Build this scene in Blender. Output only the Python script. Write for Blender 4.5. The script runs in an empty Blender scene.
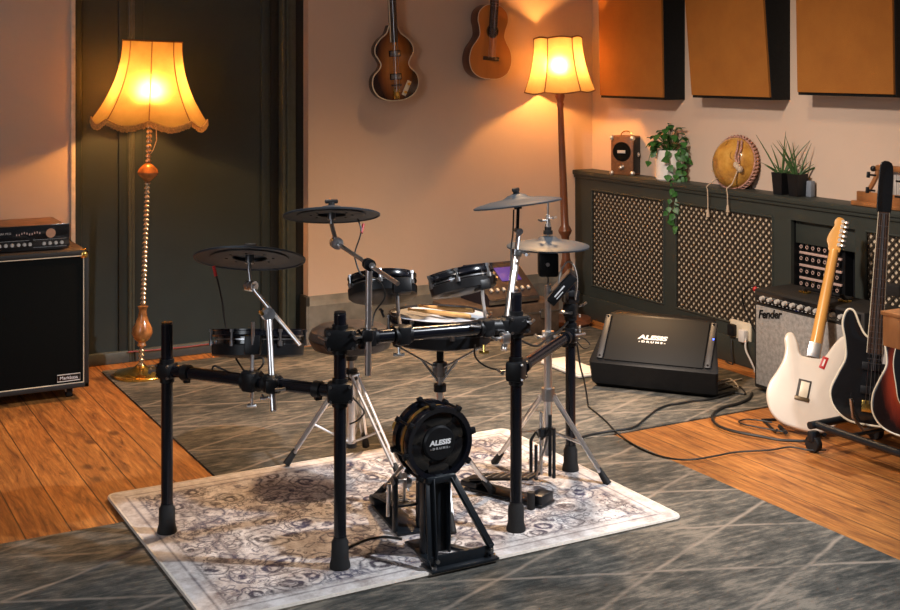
import bpy, bmesh, math, random
from mathutils import Vector, Matrix, Quaternion
PI = math.pi
F, HZ, H, YAW = 1230.0, 66.0, 1.5, math.radians(28.94)
CY, SY = math.cos(YAW), math.sin(YAW)
scene = bpy.context.scene
COL = scene.collection
rnd = random.Random(7)

# ---------- survey helpers: the room frame is x along the back wall, y away from the camera ----------
def W(X, Y, z):
    return Vector((CY*X + SY*Y, -SY*X + CY*Y, z))
def D(X, Y, z):
    return Vector((CY*X + SY*Y, -SY*X + CY*Y, z))
def px(u, v, Y):
    return W((u-450)/F*Y, Y, H-(v-HZ)/F*Y)
def gz(u, v, z=0.0):
    Y = (H-z)*F/(v-HZ)
    return W((u-450)/F*Y, Y, z)
def onx(u, v, x):
    k = (u-450)/F; Y = x/(CY*k+SY)
    return Vector((x, (-SY*k+CY)*Y, H-(v-HZ)/F*Y))
def ony(u, v, y):
    k = (u-450)/F; Y = y/(-SY*k+CY)
    return Vector(((CY*k+SY)*Y, y, H-(v-HZ)/F*Y))

# ---------- materials ----------
class NT:
    def __init__(s, name):
        s.m = bpy.data.materials.new(name); s.m.use_nodes = True
        s.t = s.m.node_tree; s.t.nodes.clear()
        s.out = s.n('ShaderNodeOutputMaterial')
        s.b = s.n('ShaderNodeBsdfPrincipled')
        s.t.links.new(s.b.outputs[0], s.out.inputs[0])
    def n(s, ty, **kw):
        x = s.t.nodes.new(ty)
        for k, v in kw.items(): setattr(x, k, v)
        return x
    def set(s, inp, v):
        if isinstance(v, bpy.types.NodeSocket): s.t.links.new(v, inp)
        elif isinstance(v, (tuple, list)) and len(v) == 3 and inp.type == 'RGBA': inp.default_value = (*v, 1)
        else: inp.default_value = v
    def math(s, op, a, b=0.0, c=None, clamp=False):
        x = s.n('ShaderNodeMath', operation=op, use_clamp=clamp)
        s.set(x.inputs[0], a); s.set(x.inputs[1], b)
        if c is not None: s.set(x.inputs[2], c)
        return x.outputs[0]
    def pos(s):
        return s.n('ShaderNodeTexCoord').outputs['Object']
    def xyz(s, v):
        x = s.n('ShaderNodeSeparateXYZ'); s.set(x.inputs[0], v); return x.outputs
    def comb(s, a, b, c=0.0):
        x = s.n('ShaderNodeCombineXYZ'); s.set(x.inputs[0], a); s.set(x.inputs[1], b); s.set(x.inputs[2], c); return x.outputs[0]
    def scale(s, v, sc):
        x = s.n('ShaderNodeVectorMath', operation='MULTIPLY'); s.set(x.inputs[0], v); x.inputs[1].default_value = sc; return x.outputs[0]
    def noise(s, v, sc, det=3.0, rough=.5, dist=0.0):
        x = s.n('ShaderNodeTexNoise'); s.set(x.inputs['Vector'], v); x.inputs['Scale'].default_value = sc
        x.inputs['Detail'].default_value = det; x.inputs['Roughness'].default_value = rough; x.inputs['Distortion'].default_value = dist
        return x.outputs[0]
    def vor(s, v, sc, feat='F1', out=0):
        x = s.n('ShaderNodeTexVoronoi', feature=feat); s.set(x.inputs['Vector'], v); x.inputs['Scale'].default_value = sc
        return x.outputs[out]
    def ramp(s, f, stops, interp='LINEAR'):
        x = s.n('ShaderNodeValToRGB'); s.set(x.inputs[0], f); r = x.color_ramp; r.interpolation = interp
        while len(r.elements) < len(stops): r.elements.new(.5)
        for e, (p, c) in zip(r.elements, stops):
            e.position = p; e.color = (*c, 1) if isinstance(c, (tuple, list)) else (c, c, c, 1)
        return x.outputs[0]
    def mix(s, f, a, b, mode='MIX'):
        x = s.n('ShaderNodeMix', data_type='RGBA', blend_type=mode)
        s.set(x.inputs[0], f); s.set(x.inputs[6], a); s.set(x.inputs[7], b)
        return x.outputs[2]
    def bump(s, h, strength=.3, dist=.01):
        x = s.n('ShaderNodeBump'); s.set(x.inputs['Height'], h); x.inputs['Strength'].default_value = strength; x.inputs['Distance'].default_value = dist
        s.t.links.new(x.outputs[0], s.b.inputs['Normal'])
    def p(s, **kw):
        for k, v in kw.items(): s.set(s.b.inputs[k.replace('_', ' ')], v)
        return s.m
def mat(name, c, rough=.5, metal=0.0, var=.12, vs=30, coat=0.0, bump=0.0, bs=200, stretch=(1, 1, 1), spec=None):
    t = NT(name); co = t.scale(t.pos(), stretch)
    f = t.noise(co, vs, 3)
    lo = tuple(x*(1-var) for x in c); hi = tuple(min(1, x*(1+var)) for x in c)
    base = t.ramp(f, [(.3, lo), (.7, hi)])
    t.p(Base_Color=base, Roughness=rough, Metallic=metal)
    if spec is not None: t.b.inputs['Specular IOR Level'].default_value = spec
    if coat: t.b.inputs['Coat Weight'].default_value = coat; t.b.inputs['Coat Roughness'].default_value = .1
    if bump: t.bump(t.noise(co, bs, 2), bump, .002)
    return t.m
def emat(name, c, st):
    t = NT(name); t.p(Base_Color=c, Emission_Color=c, Emission_Strength=st); return t.m

# ---------- geometry ----------
def frame(n, up=Vector((0, 0, 1))):
    n = Vector(n).normalized()
    a = up.cross(n)
    if a.length < 1e-4: a = Vector((1, 0, 0)).cross(n)
    if a.length < 1e-4: a = Vector((0, 1, 0)).cross(n)
    a.normalize(); b = n.cross(a)
    return Matrix((a, b, n)).transposed()
class MB:
    def __init__(s): s.v = []; s.f = []; s.uv = None
    def add(s, vs, fs):
        o = len(s.v); s.v += [Vector(v) for v in vs]; s.f += [tuple(i+o for i in f) for f in fs]; return s
    def box(s, c, size, rot=None, bev=0.0, seg=2):
        bm = bmesh.new(); bmesh.ops.create_cube(bm, size=1)
        for v in bm.verts: v.co = Vector((v.co.x*size[0], v.co.y*size[1], v.co.z*size[2]))
        if bev: bmesh.ops.bevel(bm, geom=bm.edges[:], offset=min(bev, min(size)*.45), segments=seg, affect='EDGES', profile=.5)
        bm.verts.ensure_lookup_table()
        R = rot if rot is not None else Matrix.Identity(3)
        c = Vector(c)
        s.add([c + R @ v.co for v in bm.verts], [[v.index for v in f.verts] for f in bm.faces]); bm.free(); return s
    def box2(s, a, b, bev=0.0):
        a = Vector(a); b = Vector(b)
        return s.box((a+b)/2, [abs(x) for x in (b-a)], None, bev)
    def rings(s, rings, cap0=True, cap1=True, closed=False):
        n = len(rings[0]); o = len(s.v)
        for r in rings: s.v += [Vector(p) for p in r]
        m = len(rings)
        for i in range(m if closed else m-1):
            j = (i+1) % m
            for k in range(n):
                k2 = (k+1) % n
                s.f.append((o+i*n+k, o+i*n+k2, o+j*n+k2, o+j*n+k))
        if not closed:
            if cap0: s.f.append(tuple(o+k for k in range(n))[::-1])
            if cap1: s.f.append(tuple(o+(m-1)*n+k for k in range(n)))
        return s
    def lathe(s, prof, c=(0, 0, 0), axis=(0, 0, 1), n=32, cap0=False, cap1=False, closed=False):
        R = frame(axis); c = Vector(c)
        return s.rings([[c + R @ Vector((r*math.cos(2*PI*k/n), r*math.sin(2*PI*k/n), z)) for k in range(n)] for r, z in prof], cap0, cap1, closed)
    def cyl(s, a, b, r0, r1=None, n=16):
        a = Vector(a); b = Vector(b); r1 = r0 if r1 is None else r1
        L = (b-a).length
        return s.lathe([(r0, 0), (r1, L)], a, b-a, n, True, True)
    def tube(s, pts, r, n=8, closed=False):
        pts = [Vector(p) for p in pts]; m = len(pts); rr = []
        prev = None
        for i, p in enumerate(pts):
            if closed: t = pts[(i+1) % m]-pts[i-1]
            else: t = pts[min(i+1, m-1)]-pts[max(i-1, 0)]
            t.normalize()
            if prev is None: a = frame(t).col[0].copy()
            else:
                a = prev - t*prev.dot(t)
                if a.length < 1e-5: a = frame(t).col[0].copy()
                a.normalize()
            prev = a; b = t.cross(a); ri = r[i] if isinstance(r, (list, tuple)) else r
            rr.append([p + (a*math.cos(2*PI*k/n)+b*math.sin(2*PI*k/n))*ri for k in range(n)])
        return s.rings(rr, True, True, closed)
    def ball(s, c, r, n=16, sc=(1, 1, 1), rot=None):
        c = Vector(c); R = rot or Matrix.Identity(3); m = n//2
        rr = []
        for i in range(m+1):
            t = PI*i/m; q = max(math.sin(t), .01)
            rr.append([c + R @ Vector((r*sc[0]*q*math.cos(2*PI*k/n), r*sc[1]*q*math.sin(2*PI*k/n), -r*sc[2]*math.cos(t))) for k in range(n)])
        return s.rings(rr)
    def plate(s, outline, d0, d1, fr=None, bev=0.0, seg=3):
        """outline in local (x,z); extruded along local y from d0 to d1; fr maps local to space"""
        P = [Vector((p[0], p[1])) for p in outline]; n = len(P)
        ar = sum(P[i].x*P[(i+1) % n].y-P[(i+1) % n].x*P[i].y for i in range(n))
        if ar < 0: P.reverse()
        nr = []
        for i in range(n):
            e = P[(i+1) % n]-P[i-1]; e.normalize(); nr.append(Vector((e.y, -e.x)))
        fr = fr or (lambda x, y, z: Vector((x, y, z)))
        rr = []
        def ring(off, y): rr.append([fr(P[i].x-nr[i].x*off, y, P[i].y-nr[i].y*off) for i in range(n)])
        if bev:
            for k in range(seg+1):
                a = PI/2*k/seg; ring(bev*(1-math.sin(a)), d0+bev*(1-math.cos(a)))
            for k in range(seg+1):
                a = PI/2*k/seg; ring(bev*(1-math.cos(a)), d1-bev*(1-math.sin(a)))
        else: ring(0, d0); ring(0, d1)
        return s.rings(rr)
    def quad(s, a, b, c, d): return s.add([a, b, c, d], [(0, 1, 2, 3)])
def spline(P, sub=6, closed=True):
    P = [Vector(p) for p in P]; n = len(P); out = []
    rng = range(n) if closed else range(n-1)
    for i in rng:
        if closed: p0, p1, p2, p3 = P[i-1], P[i], P[(i+1) % n], P[(i+2) % n]
        else: p0, p1, p2, p3 = P[max(i-1, 0)], P[i], P[i+1], P[min(i+2, n-1)]
        for k in range(sub):
            t = k/sub
            out.append(.5*((2*p1)+(p2-p0)*t+(2*p0-5*p1+4*p2-p3)*t*t+(3*p1-p0-3*p2+p3)*t**3))
    if not closed: out.append(P[-1])
    return out
RM = {}
def tag(o, label=None, cat=None, group=None, kind=None):
    if label: o['label'] = label
    if cat: o['category'] = cat
    if group: o['group'] = group
    if kind: o['kind'] = kind
    return o
def thing(name, label, cat, loc=(0, 0, 0), rot=None, group=None):
    o = bpy.data.objects.new(name, None); COL.objects.link(o)
    o.location = loc
    R = (rot.to_3x3() if rot is not None else Matrix.Identity(3))
    o.rotation_euler = R.to_euler()
    o.empty_display_size = .05
    RM[o.name] = Matrix.Translation(Vector(loc)) @ R.to_4x4()
    return tag(o, label, cat, group)
def obj(name, mb, m, parent=None, world=False, smooth=True, label=None, kind=None, ang=35):
    me = bpy.data.meshes.new(name)
    vs = mb.v
    if world and parent is not None:
        top = parent
        while top.parent: top = top.parent
        if top.name in RM:
            inv = RM[top.name].inverted(); vs = [inv @ v for v in vs]
    me.from_pydata([tuple(v) for v in vs], [], mb.f)
    bm = bmesh.new(); bm.from_mesh(me)
    bmesh.ops.recalc_face_normals(bm, faces=bm.faces[:])
    if smooth:
        lim = math.radians(ang)
        for f in bm.faces: f.smooth = True
        for e in bm.edges:
            if len(e.link_faces) == 2 and e.calc_face_angle(0) > lim: e.smooth = False
    bm.to_mesh(me); bm.free()
    me.materials.append(m)
    o = bpy.data.objects.new(name, me); COL.objects.link(o)
    if parent is not None: o.parent = parent
    if label: o['label'] = label
    if kind: o['kind'] = kind
    return o
def solo(name, mb, m, label, cat, group=None, smooth=True, kind=None, base=None):
    """a thing that is one mesh, with its origin at its base"""
    xs = mb.v
    if base is None:
        zmin = min(v.z for v in xs)
        base = Vector((sum(v.x for v in xs)/len(xs), sum(v.y for v in xs)/len(xs), zmin))
    mb.v = [v-base for v in mb.v]
    o = obj(name, mb, m, None, smooth=smooth); o.location = base
    return tag(o, label, cat, group, kind)
def text(name, body, size, m, parent, M, depth=.001, shear=0.0, offset=0.0, world=True, sx=1.0, label=None):
    cu = bpy.data.curves.new(name, 'FONT'); cu.body = body; cu.size = size; cu.align_x = 'CENTER'; cu.align_y = 'CENTER'
    cu.extrude = depth; cu.shear = shear; cu.offset = offset; cu.resolution_u = 3
    t = bpy.data.objects.new(name, cu); COL.objects.link(t)
    me = bpy.data.meshes.new_from_object(t.evaluated_get(bpy.context.evaluated_depsgraph_get()))
    bpy.data.objects.remove(t)
    top = parent
    while top.parent: top = top.parent
    inv = RM[top.name].inverted() if (world and top.name in RM) else Matrix.Identity(4)
    me.transform(inv @ M @ Matrix.Diagonal((sx, 1, 1, 1)))
    me.materials.clear(); me.materials.append(m)
    o = bpy.data.objects.new(name, me); COL.objects.link(o); o.parent = parent
    if label: o['label'] = label
    return o
def fm(origin, xdir, ydir):
    """matrix whose x is text direction and y is text up"""
    x = Vector(xdir).normalized(); y = Vector(ydir); y = (y-x*y.dot(x)).normalized(); z = x.cross(y)
    return Matrix.Translation(Vector(origin)) @ Matrix((x, y, z)).transposed().to_4x4()
def copy_tree(o, parent=None):
    c = o.copy(); COL.objects.link(c); c.parent = parent
    for ch in [q for q in bpy.data.objects if q.parent == o]: copy_tree(ch, c)
    return c
M = {}
M['black'] = mat('black_powder_coat', (.009, .012, .016), .36, 0, .2, 60, spec=.4)
M['satin'] = mat('satin_black_plastic', (.007, .0075, .009), .42, 0, .2, 60, spec=.3)
M['rubber'] = mat('matt_rubber', (.007, .007, .008), .7, 0, .2, 80)
M['cymbal'] = mat('cymbal_rubber', (.018, .027, .038), .5, 0, .12, 14)  # black rubber; blue sheen from cool light is mixed into the base colour
M['under'] = mat('cymbal_underside', (.045, .042, .04), .6, 0, .5, 12)
M['tube'] = mat('gloss_black_tube', (.005, .006, .010), .2, 0, .1, 60)
M['chrome'] = mat('chrome', (.86, .85, .85), .30, 1, .06, 40)
M['steel'] = mat('brushed_steel', (.42, .42, .43), .3, 1, .12, 40)
M['brass'] = mat('polished_brass', (.78, .52, .14), .22, 1, .1, 20)
M['head'] = mat('mesh_head', (.62, .63, .66), .8, 0, .04, 80)
M['stick'] = mat('hickory_stick', (.62, .34, .12), .5, 0, .15, 30, stretch=(1, 1, 1))
M['white_ink'] = mat('white_print', (.85, .85, .85), .5, 0, .02)
M['grey_ink'] = mat('grey_print', (.4, .4, .4), .5, 0, .02)
M['leather'] = mat('throne_vinyl', (.028, .022, .02), .38, 0, .25, 25, bump=.25, bs=300)
M['green'] = mat('dark_green_paint', (.024, .036, .036), .5, 0, .08, 6, bump=.05, bs=120)
M['cover_green'] = mat('cover_green_paint', (.030, .036, .031), .55, 0, .1, 8, bump=.06, bs=120)
M['wood_dark'] = mat('dark_turned_wood', (.17, .055, .022), .3, 0, .35, 18, coat=.4, stretch=(1, 1, .15))
M['wood_mid'] = mat('oiled_brown_wood', (.30, .12, .04), .45, 0, .3, 22, stretch=(1, 1, .3))
M['maple'] = mat('amber_maple', (.72, .36, .09), .28, 0, .16, 22, coat=.4, stretch=(1, 1, .2))
M['rosewood'] = mat('rosewood_board', (.06, .03, .018), .4, 0, .3, 50, stretch=(1, 1, .2))
M['cream_paint'] = mat('cream_guitar_paint', (.72, .64, .55), .22, 0, .04, 12, coat=.5)
M['ivory'] = mat('ivory_binding', (.75, .66, .5), .4, 0, .06, 60)
M['gloss_black'] = mat('gloss_black_lacquer', (.008, .008, .009), .15, 0, .1, 30, coat=.5)
M['pot_white'] = mat('white_glazed_pot', (.78, .74, .70), .4, 0, .04, 20)
M['leaf'] = mat('green_leaf', (.035, .13, .025), .45, 0, .5, 60)
M['spiky'] = mat('spiky_leaf', (.05, .11, .035), .45, 0, .4, 40)
M['soil'] = mat('potting_soil', (.03, .02, .012), .95, 0, .4, 200, bump=.5)
M['tan'] = mat('tan_leatherette', (.20, .08, .03), .5, 0, .2, 60, bump=.2)
M['tolex'] = mat('black_tolex', (.015, .014, .013), .6, 0, .3, 300, bump=.4, bs=500)
M['tolex_brown'] = mat('dusty_black_tolex', (.07, .045, .03), .6, 0, .35, 30, bump=.4, bs=500)
M['grille_black'] = mat('black_grille_cloth', (.005, .0055, .005), .85, 0, .25, 400, spec=.08)
M['red'] = mat('red_plastic', (.5, .02, .02), .4, 0, .1)
M['cord'] = mat('natural_cord', (.55, .42, .30), .8, 0, .3, 200)
M['cable'] = mat('black_cable', (.01, .01, .01), .5, 0, .1)
M['cable_red'] = mat('dull_red_cable', (.22, .03, .02), .5, 0, .1)
M['cable_pale'] = mat('pale_cable', (.5, .47, .44), .5, 0, .1)
M['lattice'] = mat('dark_bronze_lattice', (.035, .026, .018), .5, 0, .15, 30)
M['backing'] = mat('cream_radiator_front', (.66, .52, .37), .6, 0, .1, 9)
M['knob'] = mat('pale_knob', (.6, .58, .55), .35, .2, .05)
M['pink'] = mat('pinkish_panel', (.55, .38, .33), .5, 0, .1, 40)
M['acoustic_side'] = mat('panel_side_black', (.009, .010, .011), .7, 0, .2, 90, spec=.2)
M['ceil'] = mat('ceiling_paint', (.6, .56, .5), .8, 0, .03, 4)
M['purple'] = emat('purple_display', (.06, .035, .3), .35)
M['led'] = emat('blue_led', (.05, .1, 1.0), 6)

# walls: warm off-white plaster
def wallmat(name, c):
    t = NT(name); p = t.pos()
    f = t.noise(p, 1.6, 5, .6)
    col = t.ramp(f, [(.3, tuple(x*.93 for x in c)), (.7, c)])
    t.p(Base_Color=col, Roughness=.75); t.bump(t.noise(p, 25, 6, .7), .12, .01); return t.m
M['wall'] = wallmat('warm_plaster', (.66, .50, .39))
M['skirting'] = mat('worn_grey_skirting', (.19, .18, .155), .6, 0, .3, 12, bump=.2, bs=60)

# floor boards run along y
def floormat():
    t = NT('pine_floor_boards'); p = t.pos(); x, y, z = t.xyz(p)
    bx = t.math('DIVIDE', x, .142); i = t.math('FLOOR', bx); fx = t.math('FRACT', bx)
    wn = t.n('ShaderNodeTexWhiteNoise', noise_dimensions='1D'); t.set(wn.inputs['W'], i)
    q = t.comb(t.math('MULTIPLY', x, 9), t.math('ADD', t.math('MULTIPLY', y, .9), t.math('MULTIPLY', i, 3.7)), 0.0)
    g = t.noise(q, 3.2, 8, .62, 1.4)
    col = t.ramp(g, [(.30, (.13, .04, .010)), (.45, (.36, .13, .028)), (.60, (.52, .21, .05)), (.8, (.62, .28, .085))])
    tone = t.math('ADD', .72, t.math('MULTIPLY', wn.outputs[0], .42))
    cc = t.comb(tone, tone, tone)
    col = t.mix(1.0, col, cc, 'MULTIPLY')
    k = t.vor(t.comb(t.math('MULTIPLY', x, 6.0), t.math('ADD', t.math('MULTIPLY', y, 3.4), t.math('MULTIPLY', i, 1.3)), 0.0), 1.0)
    col = t.mix(t.ramp(k, [(.07, .85), (.16, 0.0)]), col, (.07, .02, .006))
    k2 = t.noise(t.comb(t.math('MULTIPLY', x, 16), t.math('MULTIPLY', y, 4), 0.0), 1.3, 6, .7)
    col = t.mix(t.ramp(k2, [(.60, 0.0), (.70, .8)]), col, (.09, .03, .01))
    seam = t.ramp(t.math('MINIMUM', fx, t.math('SUBTRACT', 1.0, fx)), [(.008, 1.0), (.022, 0.0)])
    col = t.mix(seam, col, (.035, .012, .005))
    fn_ = t.noise(t.comb(t.math('MULTIPLY', x, 90), t.math('MULTIPLY', y, 7), 0.0), 1.0, 5, .7)
    col = t.mix(t.ramp(fn_, [(.42, .45), (.6, 0.0)]), col, (.12, .045, .012))
    t.p(Base_Color=col, Roughness=t.ramp(g, [(.3, .62), (.7, .46)]))
    t.bump(t.math('SUBTRACT', g, t.math('MULTIPLY', seam, 2.0)), .25, .004)
    return t.m
M['floor'] = floormat()

def rugmat():
    t = NT('grey_diamond_rug'); p = t.pos(); x, y, z = t.xyz(p)
    wob = t.math('MULTIPLY', t.math('SUBTRACT', t.noise(p, 3, 3), .5), .05)
    c, s = math.cos(math.radians(22.5)), math.sin(math.radians(22.5))
    def fam(sx, ph):
        d = t.math('ADD', t.math('ADD', t.math('MULTIPLY', x, sx*s), t.math('MULTIPLY', y, c)), wob)
        fr = t.math('FRACT', t.math('DIVIDE', t.math('SUBTRACT', d, ph), .33))
        m_ = t.math('MINIMUM', fr, t.math('SUBTRACT', 1.0, fr))
        return t.ramp(m_, [(.004, .85), (.034, 0.0)])
    l = t.math('MAXIMUM', fam(-1, 1.789), fam(1, 3.538))
    brk = t.ramp(t.noise(p, 5, 4, .7), [(.35, .25), (.55, .9)])
    l = t.math('MULTIPLY', l, brk)
    st = t.noise(t.comb(t.math('MULTIPLY', x, 9), t.math('MULTIPLY', y, 34), 0.0), 1.0, 7, .75)
    big = t.noise(p, 2.2, 5, .65)
    base = t.ramp(t.math('ADD', t.math('MULTIPLY', st, .6), t.math('MULTIPLY', big, .4)),
                  [(.41, (.020, .023, .021)), (.5, (.075, .072, .062)), (.59, (.20, .175, .14))])
    col = t.mix(l, base, (.30, .25, .20))
    t.p(Base_Color=col, Roughness=.92); t.bump(t.noise(p, 260, 3, .7), .5, .004)
    return t.m
M['rug'] = rugmat()

def vintage():
    t = NT('distressed_vintage_rug'); p = t.pos(); x, y, z = t.xyz(p)      # object origin is the rug centre
    hx, hy = .805, .56
    ax = t.math('SUBTRACT', hx, t.math('ABSOLUTE', x)); ay = t.math('SUBTRACT', hy, t.math('ABSOLUTE', y))
    e = t.math('MINIMUM', ax, ay)
    # flowers: rings around cell centres, swirled
    wv = t.n('ShaderNodeTexNoise'); t.set(wv.inputs['Vector'], p); wv.inputs['Scale'].default_value = 7; wv.inputs['Detail'].default_value = 4
    off = t.n('ShaderNodeVectorMath', operation='SCALE'); t.set(off.inputs[0], wv.outputs[1]); off.inputs['Scale'].default_value = .13
    ad = t.n('ShaderNodeVectorMath', operation='ADD'); t.set(ad.inputs[0], p); t.set(ad.inputs[1], off.outputs[0]); q = ad.outputs[0]
    v1 = t.vor(q, 9.5); v2 = t.vor(q, 26)
    r1 = t.ramp(v1, [(.10, 0.0), (.16, 1.0), (.26, 1.0), (.32, 0.0), (.42, 0.0), (.50, 1.0), (.58, 0.0)])
    r2 = t.ramp(v2, [(.22, 0.0), (.34, .95), (.48, 0.0)])
    motif = t.math('MAXIMUM', r1, r2)
    wear = t.ramp(t.noise(p, 16, 8, .78), [(.32, 0.0), (.44, 1.0)])
    wear2 = t.ramp(t.noise(p, 60, 4, .7), [(.30, .45), (.5, 1.0)])
    sp_ = t.ramp(t.noise(p, 42, 6, .8, 1.0), [(.50, 0.0), (.56, .95)])
    ctr_ = t.ramp(t.noise(p, 3.5, 3, .6), [(.42, .35), (.58, 1.0)])
    motif = t.math('MAXIMUM', motif, t.math('MULTIPLY', sp_, ctr_))
    lines = t.ramp(e, [(.045, 0.0), (.05, .8), (.058, 0.0), (.078, 0.0), (.084, .9), (.094, 0.0), (.20, 0.0), (.205, .9), (.218, 0.0), (.232, 0.0), (.236, .6), (.243, 0.0)])
    motif = t.math('MULTIPLY', motif, t.ramp(e, [(.06, 0.0), (.09, 1.0)]))
    ink = t.math('MULTIPLY', t.math('MULTIPLY', t.math('MAXIMUM', motif, lines), wear), wear2)
    inkc = t.mix(t.ramp(t.noise(p, 5, 2), [(.4, 0.0), (.6, 1.0)]), (.012, .012, .06), (.04, .028, .035))
    basec = t.ramp(t.noise(p, 9, 7, .75), [(.36, (.36, .31, .29)), (.5, (.60, .56, .54)), (.62, (.76, .73, .72))])
    col = t.mix(t.math('MULTIPLY', ink, .95), basec, inkc)
    t.p(Base_Color=col, Roughness=.9); t.bump(t.noise(p, 300, 3, .7), .4, .003)
    return t.m
M['vintage'] = vintage()

def cloth(name, c, dark, sc=14):
    t = NT(name); p = t.pos()
    f = t.noise(p, sc, 6, .7); g = t.noise(p, 420, 2)
    col = t.ramp(t.math('ADD', t.math('MULTIPLY', f, .8), t.math('MULTIPLY', g, .2)), [(.35, dark), (.6, c)])
    t.p(Base_Color=col, Roughness=.85); t.bump(g, .4, .002); return t.m
M['panel_cloth'] = cloth('amber_acoustic_cloth', (.36, .135, .018), (.30, .105, .013), 3)
M['silver_cloth'] = cloth('silver_grille_cloth', (.36, .34, .32), (.20, .19, .18), 60)

def shade(name, c, tr, mix=.6):
    t = NT(name); p = t.pos()
    f = t.noise(p, 11, 6, .65)
    col = t.ramp(f, [(.3, tuple(x*.82 for x in c)), (.65, c)]); tcol = t.ramp(f, [(.3, tuple(x*.8 for x in tr)), (.65, tr)])
    d = t.n('ShaderNodeBsdfDiffuse'); t.set(d.inputs[0], col)
    q = t.n('ShaderNodeBsdfTranslucent'); t.set(q.inputs[0], tcol)
    m_ = t.n('ShaderNodeMixShader'); m_.inputs[0].default_value = mix
    t.t.links.new(d.outputs[0], m_.inputs[1]); t.t.links.new(q.outputs[0], m_.inputs[2])
    r = t.n('ShaderNodeBsdfRefraction'); t.set(r.inputs['Color'], tcol); r.inputs['Roughness'].default_value = .9; r.inputs['IOR'].default_value = 1.45
    m2 = t.n('ShaderNodeMixShader'); m2.inputs[0].default_value = .38
    t.t.links.new(m_.outputs[0], m2.inputs[1]); t.t.links.new(r.outputs[0], m2.inputs[2]); t.t.links.new(m2.outputs[0], t.out.inputs[0])
    return t.m
M['shade_amber'] = shade('amber_silk_shade', (.55, .32, .10), (.34, .26, .125), .55)
M['shade_cream'] = shade('cream_silk_shade', (.60, .42, .22), (.38, .31, .19), .55)
M['fringe'] = mat('gold_fringe', (.62, .34, .10), .8, 0, .3, 120)
M['shade_trim'] = mat('shade_brown_trim', (.16, .06, .02), .8, 0, .2, 60)
M['bulb'] = emat('warm_bulb', (1.0, .43, .10), 850)
M['onyx'] = mat('banded_onyx', (.42, .16, .045), .2, 0, .7, 22, coat=.5)
M['glass_twist'] = mat('silvered_twist_metal', (.70, .60, .46), .2, .9, .15, 40)

def burst(name, c0, c1, c2, cx, cz, rx, rz):
    t = NT(name); p = t.pos(); x, y, z = t.xyz(p)
    a = t.math('DIVIDE', t.math('SUBTRACT', x, cx), rx); b = t.math('DIVIDE', t.math('SUBTRACT', z, cz), rz)
    r = t.math('SQRT', t.math('ADD', t.math('MULTIPLY', a, a), t.math('MULTIPLY', b, b)))
    g = t.noise(t.comb(t.math('MULTIPLY', x, 60), y, t.math('MULTIPLY', z, 6)), 1, 4)
    r = t.math('ADD', r, t.math('MULTIPLY', t.math('SUBTRACT', g, .5), .12))
    t.p(Base_Color=t.ramp(r, [(.35, c0), (.65, c1), (.92, c2)]), Roughness=.22)
    t.b.inputs['Coat Weight'].default_value = .5
    return t.m
M['violin_burst'] = burst('brown_sunburst', (.42, .16, .035), (.22, .07, .015), (.03, .012, .008), 0, .2, .125, .24)
M['red_burst'] = burst('red_sunburst', (.5, .13, .02), (.25, .03, .012), (.012, .006, .006), 0, .2, .15, .22)
M['spruce'] = mat('orange_spruce_top', (.50, .20, .05), .3, 0, .12, 16, coat=.4, stretch=(1, 1, .12))
M['mahogany'] = mat('dark_mahogany', (.12, .04, .018), .35, 0, .3, 24, coat=.3, stretch=(1, 1, .3))
M['gourd'] = None
def gourd():
    t = NT('carved_gourd_shell'); p = t.pos()
    f = t.noise(p, 9, 6, .7); v = t.vor(p, 9.0)
    col = t.ramp(f, [(.3, (.26, .10, .02)), (.5, (.55, .27, .05)), (.7, (.68, .40, .10))])
    ring = t.ramp(v, [(.10, 0.0), (.14, .9), (.19, 0.0), (.25, 0.0), (.28, .8), (.32, 0.0)])
    brk = t.ramp(t.noise(p, 22, 4), [(.45, 0.0), (.6, 1.0)])
    col = t.mix(t.math('MULTIPLY', ring, brk), col, (.08, .03, .01))
    t.p(Base_Color=col, Roughness=.22); t.b.inputs['Coat Weight'].default_value = .6
    return t.m
M['gourd'] = gourd()
M['lace'] = mat('red_white_lacing', (.42, .22, .17), .8, 0, .6, 110)
# ================= the room =================
XW, YW, YG = 4.40, 6.16, 6.26           # right wall, back wall, green door plane
def struct(name, mb, m, label=None, smooth=False):
    o = obj(name, mb, m, None, smooth=smooth, kind='structure')
    if label: o['label'] = label
    return o
struct('floor', MB().box2((-2.6, -2.6, -.06), (XW+.15, YG+.2, 0)), M['floor'])
struct('wall_back', MB().box2((2.535, YW, 0), (XW+.15, YW+.3, 3.1)), M['wall'])
struct('wall_back_left', MB().box2((-2.6, YW, 0), (1.285, YW+.3, 3.1)), M['wall'])
struct('wall_right', MB().box2((XW, -2.6, 0), (XW+.15, YW, 3.1)), M['wall'])
struct('wall_left', MB().box2((-2.75, -2.6, 0), (-2.6, YW+.3, 3.1)), M['wall'])
struct('ceiling', MB().box2((-2.75, -2.6, 3.1), (XW+.15, YW+.3, 3.2)), M['ceil'])
struct('trim_1', MB().box2((1.285, YW-.012, 0), (1.308, YG+.02, 3.1), .004), mat('pale_edge_trim', (.72, .62, .5), .5))
bb = MB().plate([(0, 0), (.022, 0), (.022, .21), (.014, .235), (.008, .262), (0, .262)], 2.515, XW-.13, lambda x, y, z: Vector((y, YW-x, z)))
struct('baseboard_back', bb, M['skirting'])
bl = MB().plate([(0, 0), (.022, 0), (.022, .2), (.01, .25), (0, .25)], -2.6, 1.28, lambda x, y, z: Vector((y, YW-x, z)))
struct('baseboard_left', bl, M['skirting'])
struct('baseboard_right', MB().box2((2.513, YW-.022, 0), (2.535, YG, .262), .004), mat('dark_return_skirting', (.03, .03, .026), .6))
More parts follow.
